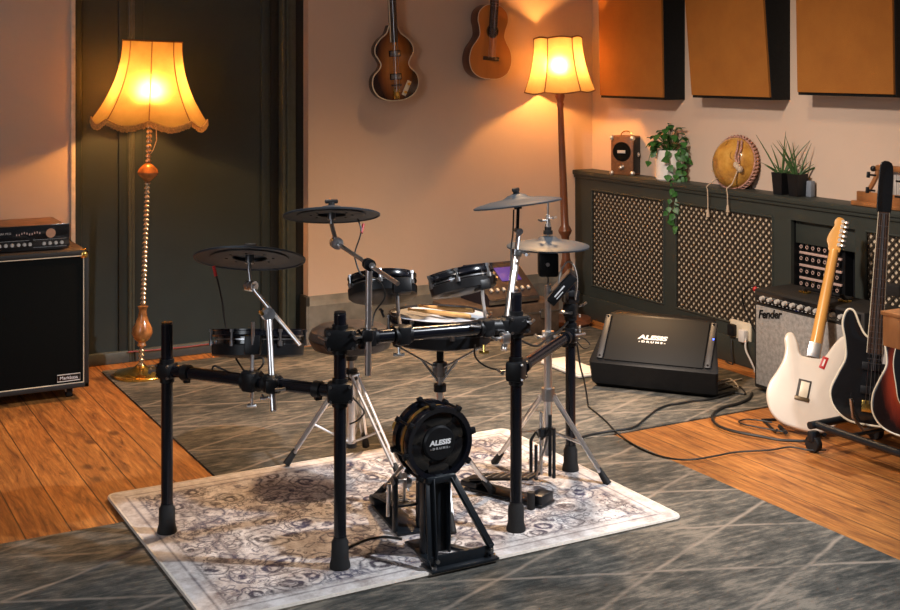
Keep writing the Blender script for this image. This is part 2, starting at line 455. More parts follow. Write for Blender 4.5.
# green double door with frame
def door(name, x0, x1, handle=None):
    mb = MB().box2((x0, YG, 0), (x1, YG+.05, 3.1))
    d = struct(name, mb, M['green'])
    f = MB()
    def strip(a, b, c, e, t=.018): f.box2((a, YG-t, c), (b, YG+.01, e), .006)
    strip(x0, x0+.05, 0, 3.1, .012); strip(x1-.05, x1, 0, 3.1, .012)
    obj('door_moulding', f, M['green'], d)
    s = MB().box2((x0, YG-.03, 0), (x1, YG+.01, .058), .006)
    obj('kick_board', s, mat('grey_green_kickboard', (.085, .095, .085), .5), d)
    return d
door('door_1', 1.31, 1.592)
door('door_2', 1.622, 2.352)
rail = MB()
for a, r in ((1.598, .010), (1.614, .009)): rail.cyl((a, YG-.012, 0), (a, YG-.012, 3.1), r, n=10)
rail.box2((1.588, YG-.008, 0), (1.624, YG+.04, 3.1))
struct('trim_2', rail, mat('door_edge_green', (.07, .08, .065), .35), smooth=True)
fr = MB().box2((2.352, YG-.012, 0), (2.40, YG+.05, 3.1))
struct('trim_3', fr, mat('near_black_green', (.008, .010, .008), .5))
fr = MB().box2((2.40, YG-.05, 0), (2.485, YG+.05, 3.1), .006)
fr.cyl((2.412, YG-.052, 0), (2.412, YG-.052, 3.1), .010, n=10).cyl((2.436, YG-.052, 0), (2.436, YG-.052, 3.1), .007, n=10)
struct('trim_4', fr, mat('door_frame_green', (.06, .07, .055), .4), smooth=True)
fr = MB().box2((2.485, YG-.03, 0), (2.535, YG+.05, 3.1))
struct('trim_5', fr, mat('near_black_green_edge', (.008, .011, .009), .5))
cab = MB().tube(spline([ony(128, 352, YG-.04), ony(150, 350.4, YG-.04), ony(185, 347, YG-.04), ony(214, 343.5, YG-.04), ony(262, 338, YG-.045)], 5, False), .0045)
solo('wall_cable', cab, M['cable_red'], 'thin dull red cable running along the foot of the green door', 'cable')

# rugs
def rugbox(x0, x1, y0, y1, h, r=.02):
    out = []
    for cx, cy, a0 in ((x1-r, y1-r, 0), (x0+r, y1-r, 90), (x0+r, y0+r, 180), (x1-r, y0+r, 270)):
        for k in range(5):
            a = math.radians(a0+k*22.5); out.append((cx+r*math.cos(a), cy+r*math.sin(a)))
    return out
def rug(name, x0, x1, y0, y1, z, h, m, label, r=.02):
    cx, cy = (x0+x1)/2, (y0+y1)/2
    mb = MB().plate(rugbox(x0-cx, x1-cx, y0-cy, y1-cy, h, r), 0, h, lambda x, y, z_: Vector((x, z_, y)), .002, 2)
    # origin stays at the room origin for tiled pattern rugs
    return mb, Vector((cx, cy, z))
mb, c = rug('', 0, 2.99, 1.2, 4.045, 0, .007, None, '')
mb.v = [v+c for v in mb.v]
o = obj('area_rug', mb, M['rug']); tag(o, 'grey green diamond-line rug nearest the camera, under the front of the drum kit', 'rug', 'grey diamond rugs')
mb, c = rug('', 1.42, 4.12, 4.052, 6.10, 0, .007, None, '')
mb.v = [v+c for v in mb.v]
o = obj('area_rug', mb, M['rug']); tag(o, 'brownish diamond-line rug farther back, between the drum kit and the back wall', 'rug', 'grey diamond rugs')
mb, c = rug('', 1.022, 2.632, 3.18, 4.30, 0, .009, None, '', .03)
o = obj('patterned_rug', mb, M['vintage']); o.location = (c.x, c.y, .0075)
tag(o, 'cream and navy faded floral rug lying under the electronic drum kit', 'rug')
bnd = MB()
out = rugbox(-.805, .805, -.56, .56, 0, .03)
bnd.tube([Vector((p[0], p[1], .005)) for p in out], .0065, 6, True)
obj('binding', bnd, mat('cream_rug_edge', (.66, .60, .53), .9, 0, .1, 90), o)
RUGZ = .017

# ================= radiator cover along the right wall =================
XC = 4.27
cover = thing('radiator_cover', 'long dark green radiator cover with lattice panels along the right wall', 'radiator cover', (XC, 4.4, 0))
Y0, Y1, ZT = 2.2, YW-.005, .845
ops = []                                                        # openings: y0, y1, z0, z1
def yz(u, v): p = onx(u, v, XC); return p.y, p.z
pa = (onx(664, 290, XC).y, onx(592, 283, XC).y)
pb = (onx(773, 300, XC).y, onx(676, 304, XC).y)
pc = (onx(855, 235, XC).y, onx(791, 221, XC).y)
pd = (pc[0]-.62, onx(866, 260, XC).y)
ops = [(pd[0], pd[1], .20, .765), (pc[0], pc[1], .20, .78), (pb[0], pb[1], .20, .765), (pa[0], pa[1], .20, .765)]
fbm = MB()
fbm.box2((XC, Y0, 0), (XC+.02, Y1, .20)); fbm.box2((XC, Y0, .765), (XC+.02, Y1, ZT))
ys = [Y0]+[v for o_ in ops for v in (o_[0], o_[1])]+[Y1]
for i in range(0, len(ys), 2): fbm.box2((XC, ys[i], .2), (XC+.02, ys[i+1], .765))
obj('frame', fbm, M['cover_green'], cover, True, smooth=False)
sh = MB().box2((XC-.022, Y0-.02, ZT), (XW, Y1, ZT+.028), .005)
sh.box2((XC-.012, Y0-.01, ZT-.018), (XC+.01, Y1, ZT+.002), .004)
obj('shelf_board', sh, M['cover_green'], cover, True)
sk = MB().box2((XC-.016, Y0, 0), (XC+.01, Y1, .13), .005)
obj('skirting_board', sk, M['cover_green'], cover, True)
def lattice(y0, y1, z0, z1, pitch=.040):
    mb = MB(); w, h = y1-y0, z1-z0; s2 = math.sqrt(.5)
    for sgn in (1, -1):
        c = -h if sgn > 0 else 0
        c += pitch/2
        while c < (w if sgn > 0 else w+h):
            # sgn>0: z = t, y = c+t ; sgn<0: y = c-t
            t0, t1 = 0, h
            if sgn > 0: t0 = max(0, -c); t1 = min(h, w-c)
            else: t0 = max(0, c-w); t1 = min(h, c)
            if t1-t0 > .004:
                a = Vector((XC+.008+.002*sgn, y0+c+sgn*t0, z0+t0)); b = Vector((XC+.008+.002*sgn, y0+c+sgn*t1, z0+t1))
                d = (b-a).normalized(); nrm = Vector((1, 0, 0)); sd = d.cross(nrm)*.0052
                e = nrm*.0022
                q = [a+sd-e, a-sd-e, a-sd+e, a+sd+e]; r_ = [b+sd-e, b-sd-e, b-sd+e, b+sd+e]
                mb.rings([q, r_])
            c += pitch
    return mb
for i in (0, 2, 3):
    y0, y1, z0, z1 = ops[i]
    lp = obj('lattice_panel', lattice(y0, y1, z0, z1), M['lattice'], cover, True, smooth=False)
    bead = MB()
    for a, b in (((y0, z0), (y1, z0)), ((y1, z0), (y1, z1)), ((y1, z1), (y0, z1)), ((y0, z1), (y0, z0))):
        bead.tube([(XC-.001, a[0], a[1]), (XC-.001, b[0], b[1])], .006, 6)
    obj('bead', bead, M['cover_green'], lp, True)
    bk = MB().box2((XC+.0125, y0+.001, z0+.001), (XC+.03, y1-.001, z1-.001))
    obj('radiator_front', bk, M['backing'], cover, True, smooth=False)
# recessed bay with patchbay rack
y0, y1, z0, z1 = ops[1]
bay = MB().box2((XC+.105, y0, .2), (XC+.115, y1, .78)).box2((XC+.02, y0-.01, .2), (XC+.105, y0, .78)).box2((XC+.02, y1, .2), (XC+.105, y1+.01, .78))
obj('bay', bay, M['satin'], cover, True, smooth=False)
obj('header_board', MB().box2((XC+.03, y0, .655), (XC+.045, y1, .78), .003), M['cover_green'], cover, True)
rack = thing('patch_rack', 'black rack of pinkish connector rows in the cover recess above the guitar amplifier', 'rack', (XC+.09, (y0+y1)/2, .2))
pr = (onx(842, 240, XC+.05).y, onx(800, 240, XC+.05).y)
obj('case', MB().box2((XC+.055, pr[0]-.015, .2), (XC+.10, pr[1]+.04, .65)), M['satin'], rack, True, smooth=False)
for i, v in enumerate((241, 252.5, 265, 277.5)):
    zc = onx(800, v, XC+.05).z
    st = obj('patch_strip', MB().box2((XC+.045, pr[0], zc-.003), (XC+.055, pr[1], zc+.008), .001), M['pink'], rack, True)
    j = MB(); k = MB()
    n = 7
    for q in range(n):
        yy = pr[0]+(pr[1]-pr[0])*(q+.5)/n
        j.box2((XC+.040, yy-.013, zc-.038), (XC+.054, yy+.013, zc-.008), .002)
        k.lathe([(.006, 0), (.009, 0), (.009, .003), (.006, .003)], (XC+.040, yy, zc-.023), (-1, 0, 0), 10, closed=True)
    jo = obj('jack_row', j, M['satin'], rack, True)
    obj('jacks', k, M['pink'], jo, True)
# socket, plugs and its cables on the cover skirting
sc_ = onx(742, 330, XC)
s = thing('wall_socket', 'white double socket with plugs low on the cover beside the guitar amplifier', 'socket', (XC, sc_.y, sc_.z))
obj('plate', MB().box2((XC-.012, sc_.y-.075, sc_.z-.045), (XC, sc_.y+.075, sc_.z+.045), .003), M['ivory'], s, True)
obj('plug', MB().box2((XC-.045, sc_.y-.062, sc_.z-.05), (XC-.012, sc_.y-.018, sc_.z+.012), .008), M['pot_white'], s, True, label='white plug')
obj('plug', MB().box2((XC-.042, sc_.y+.022, sc_.z-.035), (XC-.012, sc_.y+.066, sc_.z+.025), .008), M['satin'], s, True, label='black plug')

# ================= acoustic wedge panels =================
def wedge(yn, yf, zb, d0, slope, label, hgt=1.15):
    t = thing('acoustic_wedge', label, 'acoustic panel', (XW, (yn+yf)/2, zb), group='amber acoustic wedges')
    d1 = d0+slope*hgt
    def bx(xa0, xa1, t_=0):
        pass
    body = MB()
    A = [(XW, zb), (XW-d0+.008, zb), (XW-d1+.008, zb+hgt), (XW, zb+hgt)]
    body.rings([[Vector((x, yn, z)) for x, z in A], [Vector((x, yf, z)) for x, z in A]])
    obj('case', body, M['acoustic_side'], t, True, smooth=False)
    fc = MB(); e = .012
    s_ = slope
    B = lambda off: [Vector((XW-d0-s_*(z-zb)+off, y, z)) for y, z in ((yn+.006, zb+.014), (yf-.006, zb+.014), (yf-.006, zb+hgt), (yn+.006, zb+hgt))]
    fc.rings([B(.009), B(-.004)])
    obj('cloth_front', fc, M['panel_cloth'], t, True, smooth=False)
wedge(5.29, 5.88, 1.315, .145, .02, 'amber cloth acoustic panel farthest back, next to the room corner and the cream lamp')
wedge(4.493, 5.085, 1.333, .125, .09, 'amber cloth acoustic panel in the middle, above the gourd and plants')
wedge(3.724, 4.305, 1.363, .14, .02, 'amber cloth acoustic panel at the right edge, above the spiky plants')

# ================= floor lamps =================
def floor_lamp_glass():
    X, Y = (140.5-450)/F*5.93, 5.93
    b = W(X, Y, 0)
    t = thing('floor_lamp', 'tall floor lamp with gold scalloped fringed shade and twisted stem, before the green door', 'lamp', b, Matrix.Rotation(.036, 3, Vector((SY, CY, 0))))
    z = lambda v: 1.5-(v-HZ)/F*Y
    o = Vector
    obj('base', MB().lathe([(.0, 0), (.112, 0), (.126, .006), (.126, .016), (.118, .024), (.08, .034), (.035, .045), (.02, .06), (0.001, .06)], n=40), M['brass'], t)
    st = MB(); n = 0
    # twisted metal stem as a run of beads
    def beads(z0, z1, r=.0155):
        m = max(2, int((z1-z0)/.022)); pr = []
        for i in range(m):
            a = z0+(z1-z0)*i/m; h = (z1-z0)/m
            pr += [(r*.55, a), (r, a+h*.35), (r, a+h*.6), (r*.55, a+h*.98)]
        return pr
    obj('stem', MB().lathe(beads(.05, z(348)), n=12, cap0=True, cap1=True), M['glass_twist'], t)
    zz = lambda v: z(v)
    pr = [(.012, z(347)), (.022, z(345)), (.016, z(342)), (.036, z(339)), (.050, z(333)), (.047, z(328)), (.032, z(322)), (.022, z(316)), (.018, z(311)), (.020, z(309)), (.027, z(306)), (.014, z(305))]
    obj('onyx_vase', MB().lathe(pr, n=28, cap0=True, cap1=True), M['onyx'], t)
    obj('stem', MB().lathe(beads(z(305), z(181)), n=12, cap0=True, cap1=True), M['glass_twist'], t)
    pr = [(.012, z(181.5)), (.026, z(179)), (.045, z(175)), (.050, z(172)), (.045, z(169)), (.026, z(165)), (.012, z(163))]
    obj('onyx_ball', MB().lathe(pr, n=28, cap0=True, cap1=True), M['onyx'], t)
    obj('stem', MB().lathe(beads(z(163), z(105)), n=12, cap0=True, cap1=True), M['glass_twist'], t)
    ch = MB(); ch.tube([(.0, 0, z(118)), (.03, -.01, z(128)), (.034, -.01, z(140)), (.02, -.005, z(150)), (.008, 0, z(154))], .0025, 6)
    obj('switch_cord', ch, M['cord'], t)
    zb, zt = z(120.5), z(41)
    RB, RT = .272, .140
    n = 96; rr = []
    NS = 8
    prof = []
    for i in range(13):
        s = i/12
        r = RB+(RT-RB)*(1-(1-s)**2.1)
        prof.append((s, r))
    def rad(s, r, a):
        # eight gores; ribs stand slightly out
        g = (a*NS/(2*PI)) % 1
        sc = 1-.045*math.sin(PI*g)
        return r*sc
    def lowz(a):
        g = (a*NS/(2*PI)) % 1
        return -.030*abs(math.sin(PI*g))
    a0 = math.radians(-61)
    for s, r in prof:
        ring = []
        for k in range(n):
            a = 2*PI*k/n; q = rad(s, r, a)
            ring.append(Vector((q*math.cos(a+a0), q*math.sin(a+a0), zb+(zt-zb)*s+lowz(a)*(1-s)**2)))
        rr.append(ring)
    shd = obj('lamp_shade', MB().rings(rr, False, False), M['shade_amber'], t)
    sm = MB()
    for j in range(NS):
        a = 2*PI*j/NS
        sm.tube([Vector((r*math.cos(a+a0), r*math.sin(a+a0), zb+(zt-zb)*s)) for s, r in prof], .0024, 6)
    obj('seam', sm, M['shade_trim'], shd)
    obj('top_trim', MB().tube([rr[-1][k]+Vector((0, 0, 0)) for k in range(n)], .0045, 6, True), M['shade_trim'], shd)
    tr = MB().tube([rr[0][k]+Vector((0, 0, .012)) for k in range(n)], .0035, 6, True)
    obj('bottom_braid', tr, M['fringe'], shd)
    fg = MB()
    r2 = random.Random(3)
    for k in range(n*3):
        a = 2*PI*k/(n*3); q = rad(0, RB, a)+.002; zl = zb+lowz(a)+.012
        p = Vector((q*math.cos(a+a0), q*math.sin(a+a0), zl)); d = Vector((math.cos(a+a0), math.sin(a+a0), 0))
        L = .026+r2.uniform(-.003, .003)
        fg.tube([p, p+d*.003+Vector((0, 0, -L))], .0021, 4)
    obj('fringe', fg, M['fringe'], shd)
    sp = MB()
    for j in range(4):
        a = PI/2*j; sp.tube([(0, 0, zt-.02), (RT*.95*math.cos(a), RT*.95*math.sin(a), zt-.004)], .0016, 5)
    obj('shade_carrier', sp, M['brass'], t)
    obj('bulb', MB().ball((0, 0, z(92)), .030, 14), M['bulb'], t)
    obj('bulb_holder', MB().cyl((0, 0, z(106)), (0, 0, z(97)), .016, n=12), M['brass'], t)
floor_lamp_glass()
def floor_lamp_wood():
    Y = 7.13; X = (568.5-450)/F*Y
    b = W(X, Y, 0)
    t = thing('floor_lamp', 'slim dark wooden floor lamp with cream panelled shade in the far room corner', 'lamp', b, Matrix.Rotation(-.037, 3, Vector((SY, CY, 0))))
    z = lambda v: 1.5-(v-HZ)/F*Y
    pr = [(.13, .007), (.14, .02), (.13, .04), (.07, .055), (.045, .07), (.03, .10), (.026, .14), (.034, .18), (.022, .21), (.024, z(275)), (.036, z(266)), (.024, z(258)), (.021, z(242)), (.024, z(236)), (.036, z(233)), (.040, z(230.5)), (.034, z(228)), (.023, z(225)),
          (.022, z(200)), (.020, z(150)), (.0175, z(108)), (.022, z(104)), (.018, z(102)), (.023, z(99)), (.028, z(96)), (.022, z(92)), (.012, z(91))]
    obj('turned_pole', MB().lathe(pr, n=28, cap0=True, cap1=True), M['wood_dark'], t)
    zb, zt = z(91), z(38)
    RB, RT = .205, .140; NS = 6; a0 = math.radians(-61-28); n = 72
    prof = []
    for i in range(11):
        s = i/10; prof.append((s, RB+(RT-RB)*(1-(1-s)**1.9)))
    rr = []
    for s, r in prof:
        ring = []
        for k in range(n):
            a = 2*PI*k/n; g = (a*NS/(2*PI)) % 1
            q = r*math.cos(PI/NS)/math.cos(PI/NS*(2*g-1))
            q = q*.75+r*.25*(1-.06*math.sin(PI*g))
            ring.append(Vector((q*math.cos(a+a0), q*math.sin(a+a0), zb+(zt-zb)*s-.010*math.sin(PI*g)*(1-s)+.008*abs(math.sin(PI*g))*s)))
        rr.append(ring)
    shd = obj('lamp_shade', MB().rings(rr, False, False), M['shade_cream'], t)
    sm = MB()
    for j in range(NS):
        k = int(j*n/NS); sm.tube([r[k] for r in rr], .0035, 6)
    obj('seam', sm, M['shade_trim'], shd)
    obj('top_trim', MB().tube(rr[-1], .0045, 6, True), M['shade_trim'], shd)
    obj('bottom_trim', MB().tube(rr[0], .0035, 6, True), M['shade_trim'], shd)
    obj('bulb', MB().ball((0, 0, z(66)), .028, 14), M['bulb'], t)
    obj('bulb_holder', MB().cyl((0, 0, z(91)), (0, 0, z(71)), .015, n=12), M['brass'], t)
    sp = MB()
    for j in range(3):
        a = a0+2*PI/3*j; sp.tube([(0, 0, zt-.03), (RT*.93*math.cos(a), RT*.93*math.sin(a), zt-.006)], .0016, 5)
    obj('shade_carrier', sp, M['brass'], t)
floor_lamp_wood()

# ================= bass amplifier, left =================
CB = Vector((.63, 5.653, 0)); cw, cd, cz0, cz1 = .632, .39, .052, .669
t = thing('speaker_cabinet', 'large black bass speaker cabinet with pale piping, standing at the left edge', 'speaker cabinet', CB+Vector((cw/2, cd/2, 0)))
x0, y0 = CB.x, CB.y
obj('body', MB().box2((x0, y0+.02, cz0), (x0+cw, y0+cd, cz1), .012), M['tolex_brown'], t, True)
obj('grille', MB().box2((x0+.022, y0+.004, cz0+.022), (x0+cw-.022, y0+.024, cz1-.022), .003), M['grille_black'], t, True)
fr_ = MB()
obj('front_edge', MB().box2((x0, y0, cz0), (x0+.022, y0+.03, cz1), .004).box2((x0+cw-.022, y0, cz0), (x0+cw, y0+.03, cz1), .004).box2((x0, y0, cz0), (x0+cw, y0+.03, cz0+.022), .004).box2((x0, y0, cz1-.022), (x0+cw, y0+.03, cz1), .004), M['tolex'], t, True)
q = [(x0+.024, cz0+.024), (x0+cw-.024, cz0+.024), (x0+cw-.024, cz1-.024), (x0+.024, cz1-.024)]
obj('piping', MB().tube([(a, y0+.001, c_) for a, c_ in q], .0032, 6, True), M['ivory'], t, True)
for cx in (x0+.02, x0+cw-.02):
    for cz_ in (cz1-.02,):
        for cy_ in (y0+.02, y0+cd-.02):
            obj('corner_guard', MB().ball((cx, cy_, cz_), .026, 12), M['brass'], t, True)
for cx in (x0+.09, x0+cw-.075):
    for cy_ in (y0+.07, y0+cd-.07):
        w = obj('caster', MB().cyl((cx-.012, cy_, .026), (cx+.012, cy_, .026), .026, n=20), M['rubber'], t, True)
        obj('caster_fork', MB().box2((cx-.018, cy_-.012, .026), (cx-.013, cy_+.012, cz0+.002)).box2((cx+.013, cy_-.012, .026), (cx+.018, cy_+.012, cz0+.002)), M['steel'], w, True)
bx_ = x0+cw-.09; bz_ = cz0+.052
pl = obj('name_plate', MB().box2((bx_-.052, y0-.002, bz_-.017), (bx_+.052, y0+.005, bz_+.017), .002), M['gloss_black'], t, True)
obj('plate_rim', MB().tube([(bx_-.05, y0-.003, bz_-.015), (bx_+.05, y0-.003, bz_-.015), (bx_+.05, y0-.003, bz_+.015), (bx_-.05, y0-.003, bz_+.015)], .0022, 6, True), M['knob'], pl, True)
text('plate_lettering', 'Markbass', .021, M['white_ink'], pl, fm((bx_, y0-.0035, bz_), (1, 0, 0), (0, 0, 1)), .0006)
# head
hx1, hy0, hz0, hz1 = 1.189, 5.72, cz1+.008, .786
t = thing('amplifier_head', 'black rack-width bass amplifier head with knobs on top of the large cabinet', 'amplifier', (hx1-.25, hy0+.16, cz1))
hx0 = hx1-.50
obj('case', MB().box2((hx0, hy0+.006, hz0), (hx1-.01, hy0+.32, hz1-.004), .004), mat('brown_dusty_metal', (.16, .09, .055), .5, 0, .4, 18), t, True)
obj('front_panel', MB().box2((hx0-.02, hy0, hz0-.003), (hx1, hy0+.008, hz1), .002), M['gloss_black'], t, True)
obj('fan_cover', MB().cyl((hx1-.082, hy0-.001, hz1-.038), (hx1-.082, hy0-.004, hz1-.038), .021, n=24), mat('copper_disc', (.62, .33, .2), .4, .3, .15), t, True, label='round copper coloured disc')
kn = MB()
for dx in (.034, .060, .086, .112, .172, .196, .221, .248, .275, .302, .33, .36, .39):
    k_ = obj('knob', MB().cyl((hx1-dx, hy0-.001, hz0+.026), (hx1-dx, hy0-.012, hz0+.026), .0085, .0070, n=14), M['knob'], t, True)
sl = MB()
for i in range(10): sl.box((hx1-.13-.011*i, hy0-.003, hz0+.074+.004*math.sin(i*1.3)), (.004, .005, .008))
obj('slider_row', sl, M['pink'], t, True)
ln = MB()
for zz_ in (hz0+.044, hz0+.010): ln.box((hx1-.085, hy0-.0008, zz_), (.145, .001, .0012))
ln.box((hx1-.29, hy0-.0008, hz0+.044), (.23, .001, .0012))
obj('panel_line', ln, M['grey_ink'], t, True)
text('panel_lettering', 'LITTLE MARK PRO', .013, M['knob'], t, fm((hx1-.305, hy0-.0012, hz0+.078), (1, 0, 0), (0, 0, 1)), .0005)
ft = MB()
for a in (hx0+.03, hx1-.04):
    for b_ in (hy0+.03, hy0+.29): obj('foot', MB().cyl((a, b_, cz1-.001), (a, b_, hz0+.001), .012, n=12), M['rubber'], t, True)
# ================= guitars hung on the back wall =================
def sym(half):
    L = [(-x, z) for x, z in half if x > 1e-6][::-1]
    return half + L
def smooth2(pts, sub=6): return [(p.x, p.y) for p in spline([Vector((a, b)) for a, b in pts], sub)]
def neck_mb(z0, z1, w0, w1, y0, y1):
    mb = MB()
    rr = []
    for z, w in ((z0, w0), (z1, w1)):
        rr.append([Vector((w*math.cos(a), y0+(y1-y0)*math.sin(a), z)) for a in [PI*k/8 for k in range(9)]])
    return mb.rings(rr)
def hang_guitar_violin():
    c = ony(396, 101, YW-.075); c.y = YW-.03
    t = thing('violin_bass', 'brown sunburst violin-shaped bass hanging on the wall left of the small acoustic guitar', 'guitar', c, Matrix.Rotation(math.radians(-3), 3, 'Y'))
    h = [(0, 0), (.06, .006), (.115, .035), (.142, .085), (.135, .14), (.098, .178), (.086, .205), (.100, .235), (.118, .265), (.115, .305), (.085, .345), (.045, .375), (.028, .41), (.02, .42)]
    o = smooth2(sym(h), 4)
    obj('body', MB().plate(o, -.055, 0, bev=.008), M['violin_burst'], t, label='brown sunburst body')
    obj('binding', MB().tube([Vector((x*.985, -.052, .205+(z-.205)*.985)) for x, z in o], .0035, 6, True), M['ivory'], t)
    obj('neck', neck_mb(.36, 1.08, .024, .02, -.05, -.03), M['mahogany'], t)
    fb = obj('fretboard', MB().box2((-.023, -.066, .325), (.021, -.052, 1.08), .003), M['rosewood'], t)
    fr_ = MB()
    for i in range(20):
        zf = 1.08-(.80)*(1-2**(-i/12)); fr_.box((-.001, -.067, zf), (.042, .002, .0022))
    obj('frets', fr_, M['steel'], fb)
    obj('fretboard_binding', MB().box((-.0235, -.0625, .70), (.003, .01, .75)), M['ivory'], fb)
    for zp in (.135, .262):
        p_ = obj('pickup', MB().box((0, -.060, zp), (.058, .012, .026), None, .003), M['steel'], t)
        obj('pickup_surround', MB().box((0, -.057, zp), (.070, .006, .034), None, .002), M['satin'], p_)
    obj('bridge', MB().box((.0, -.063, .088), (.06, .012, .010), None, .002), M['rosewood'], t)
    tp = MB().box((-.004, -.062, .040), (.034, .006, .055), None, .002)
    tp.cyl((-.016, -.065, .015), (-.016, -.065, .07), .003, n=8).cyl((.008, -.065, .015), (.008, -.065, .07), .003, n=8)
    obj('tailpiece', tp, M['brass'], t)
    R = Matrix.Rotation(math.radians(28), 3, 'Y')
    cp = obj('control_plate', MB().box((.062, -.059, .068), (.026, .006, .088), R, .002), M['ivory'], t, label='cream control plate set at a slant')
    for s_ in (-.025, .025):
        q = Vector((.062, -.064, .068))+R @ Vector((0, 0, s_)); obj('control_knob', MB().cyl(q, q+Vector((0, -.008, 0)), .008, n=12), M['brass'], cp)
    st = MB()
    for i in range(4):
        x = -.012+.0075*i; st.cyl((x*1.3, -.070, .05), (x, -.071, 1.08), .0010, n=5)
    obj('strings', st, M['steel'], t)
    hd = [(-.03, 1.08), (.03, 1.08), (.045, 1.14), (.04, 1.24), (0, 1.27), (-.04, 1.24), (-.045, 1.14)]
    obj('headstock', MB().plate(smooth2(hd, 3), -.055, -.035, bev=.003), M['gloss_black'], t)
    obj('wall_hanger', MB().cyl((0, .03, 1.07), (0, -.02, 1.07), .010, n=10).tube([(-.035, -.07, 1.075), (-.035, -.02, 1.07), (.035, -.02, 1.07), (.035, -.07, 1.075)], .006, 8), M['satin'], t)
hang_guitar_violin()
def hang_guitar_acoustic():
    c = ony(486, 79, YW-.06); c.y = YW-.012
    t = thing('acoustic_guitar', 'small orange topped acoustic guitar hanging on the wall beside the cream lamp', 'guitar', c, Matrix.Rotation(math.radians(4), 3, 'Y'))
    h = [(0, 0), (.065, .006), (.118, .04), (.140, .10), (.130, .165), (.098, .215), (.082, .25), (.088, .295), (.100, .335), (.092, .385), (.055, .42), (.02, .43)]
    o = smooth2(sym(h), 4)
    obj('body', MB().plate(o, -.088, 0, bev=.004), M['mahogany'], t, label='dark mahogany sides')
    obj('soundboard', MB().plate([(x*.985, .215+(z-.215)*.985) for x, z in o], -.0895, -.08), M['spruce'], t, label='orange spruce top')
    obj('binding', MB().tube([Vector((x*.992, -.087, .215+(z-.215)*.992)) for x, z in o], .0025, 6, True), M['ivory'], t)
    ring = MB().lathe([(.033, 0), (.037, .001), (.041, 0)], (0, -.0895, .275), (0, -1, 0), 28)
    so = obj('sound_hole', MB().cyl((0, -.0885, .275), (0, -.0905, .275), .034, n=28), M['gloss_black'], t)
    obj('rosette', ring, M['rosewood'], so)
    obj('bridge', MB().box((0, -.093, .118), (.105, .008, .022), None, .003).box((0, -.096, .126), (.045, .006, .004)), M['rosewood'], t)
    fb = obj('fretboard', MB().box2((-.026, -.098, .30), (.026, -.088, .78), .002), M['rosewood'], t)
    fr_ = MB()
    for i in range(16): fr_.box((0, -.099, .78-(.62)*(1-2**(-i/12))), (.048, .002, .002))
    obj('frets', fr_, M['steel'], fb)
    obj('neck', neck_mb(.40, .78, .025, .022, -.088, -.065), M['mahogany'], t)
    obj('headstock', MB().plate([(-.03, .78), (.03, .78), (.038, .90), (-.038, .90)], -.088, -.07, bev=.002), M['mahogany'], t)
    st = MB()
    for i in range(6):
        x = -.0175+.007*i; st.cyl((x*1.3, -.099, .122), (x, -.101, .78), .0008, n=5)
    obj('strings', st, M['steel'], t)
    obj('wall_hanger', MB().cyl((0, .012, .79), (0, -.05, .79), .009, n=10).tube([(-.033, -.10, .795), (-.033, -.05, .79), (.033, -.05, .79), (.033, -.10, .795)], .005, 8), M['satin'], t)
hang_guitar_acoustic()

# ================= things on the shelf =================
ZS = .873; XM = 4.325                       # shelf top, middle of its depth
def shelf(u, v=None):                        # point on the shelf board below pixel column u at depth XM
    p = onx(u, 300, XM); return Vector((XM, p.y, ZS))
def small_amp():
    p = onx(620, 170, XM-.03); y1 = onx(608, 170, XM-.05).y; y0 = onx(628, 170, XM-.05).y
    w = y1-y0; hgt = .225; d = .13
    # turned slightly to face the camera
    R = Matrix.Rotation(math.radians(28), 3, 'Z')
    t = thing('practice_amp', 'little brown boxy practice amplifier with round black speaker on the shelf by the corner', 'amplifier', (XM+.012, (y0+y1)/2, ZS), R)
    w = .140
    obj('body', MB().box((0, 0, hgt/2), (d, w, hgt), None, .006), M['tan'], t)
    obj('side_panel', MB().box((0, -w/2-.0005, hgt/2), (d*.9, .002, hgt*.9), None, .001), M['satin'], t)
    sp = obj('speaker_grille', MB().cyl((-d/2+.001, 0, hgt*.60), (-d/2-.005, 0, hgt*.60), .052, n=32), M['grille_black'], t)
    obj('grille_ring', MB().lathe([(.050, 0), (.055, .004), (.057, 0)], (-d/2, 0, hgt*.60), (-1, 0, 0), 32), M['satin'], sp)
    obj('badge', MB().box((-d/2-.006, 0, hgt*.60), (.002, .05, .017), None, .003), M['knob'], sp)
    k = obj('nose_knob', MB().ball((-d/2-.010, 0, hgt*.2), .013, 12), M['chrome'], t)
    obj('nose_collar', MB().cyl((-d/2, 0, hgt*.2), (-d/2-.004, 0, hgt*.2), .016, n=16), M['steel'], k)
    for sy in (-1, 1):
        for z_ in (.012, hgt-.012):
            obj('corner_guard', MB().ball((-d/2+.006, sy*(w/2-.006), z_), .0155, 10), M['chrome'], t)
    hn = [(0, -.036, hgt-.002)]+[(0, -.036*math.cos(a), hgt+.026*math.sin(a)) for a in [PI*k/8 for k in range(1, 8)]]+[(0, .036, hgt-.002)]
    obj('handle', MB().tube(hn, .0035, 8), M['brass'], t)
    obj('latch', MB().ball((.0, -w/2-.004, hgt*.52), .014, 12, (1, .5, 1)), M['chrome'], t)
small_amp()

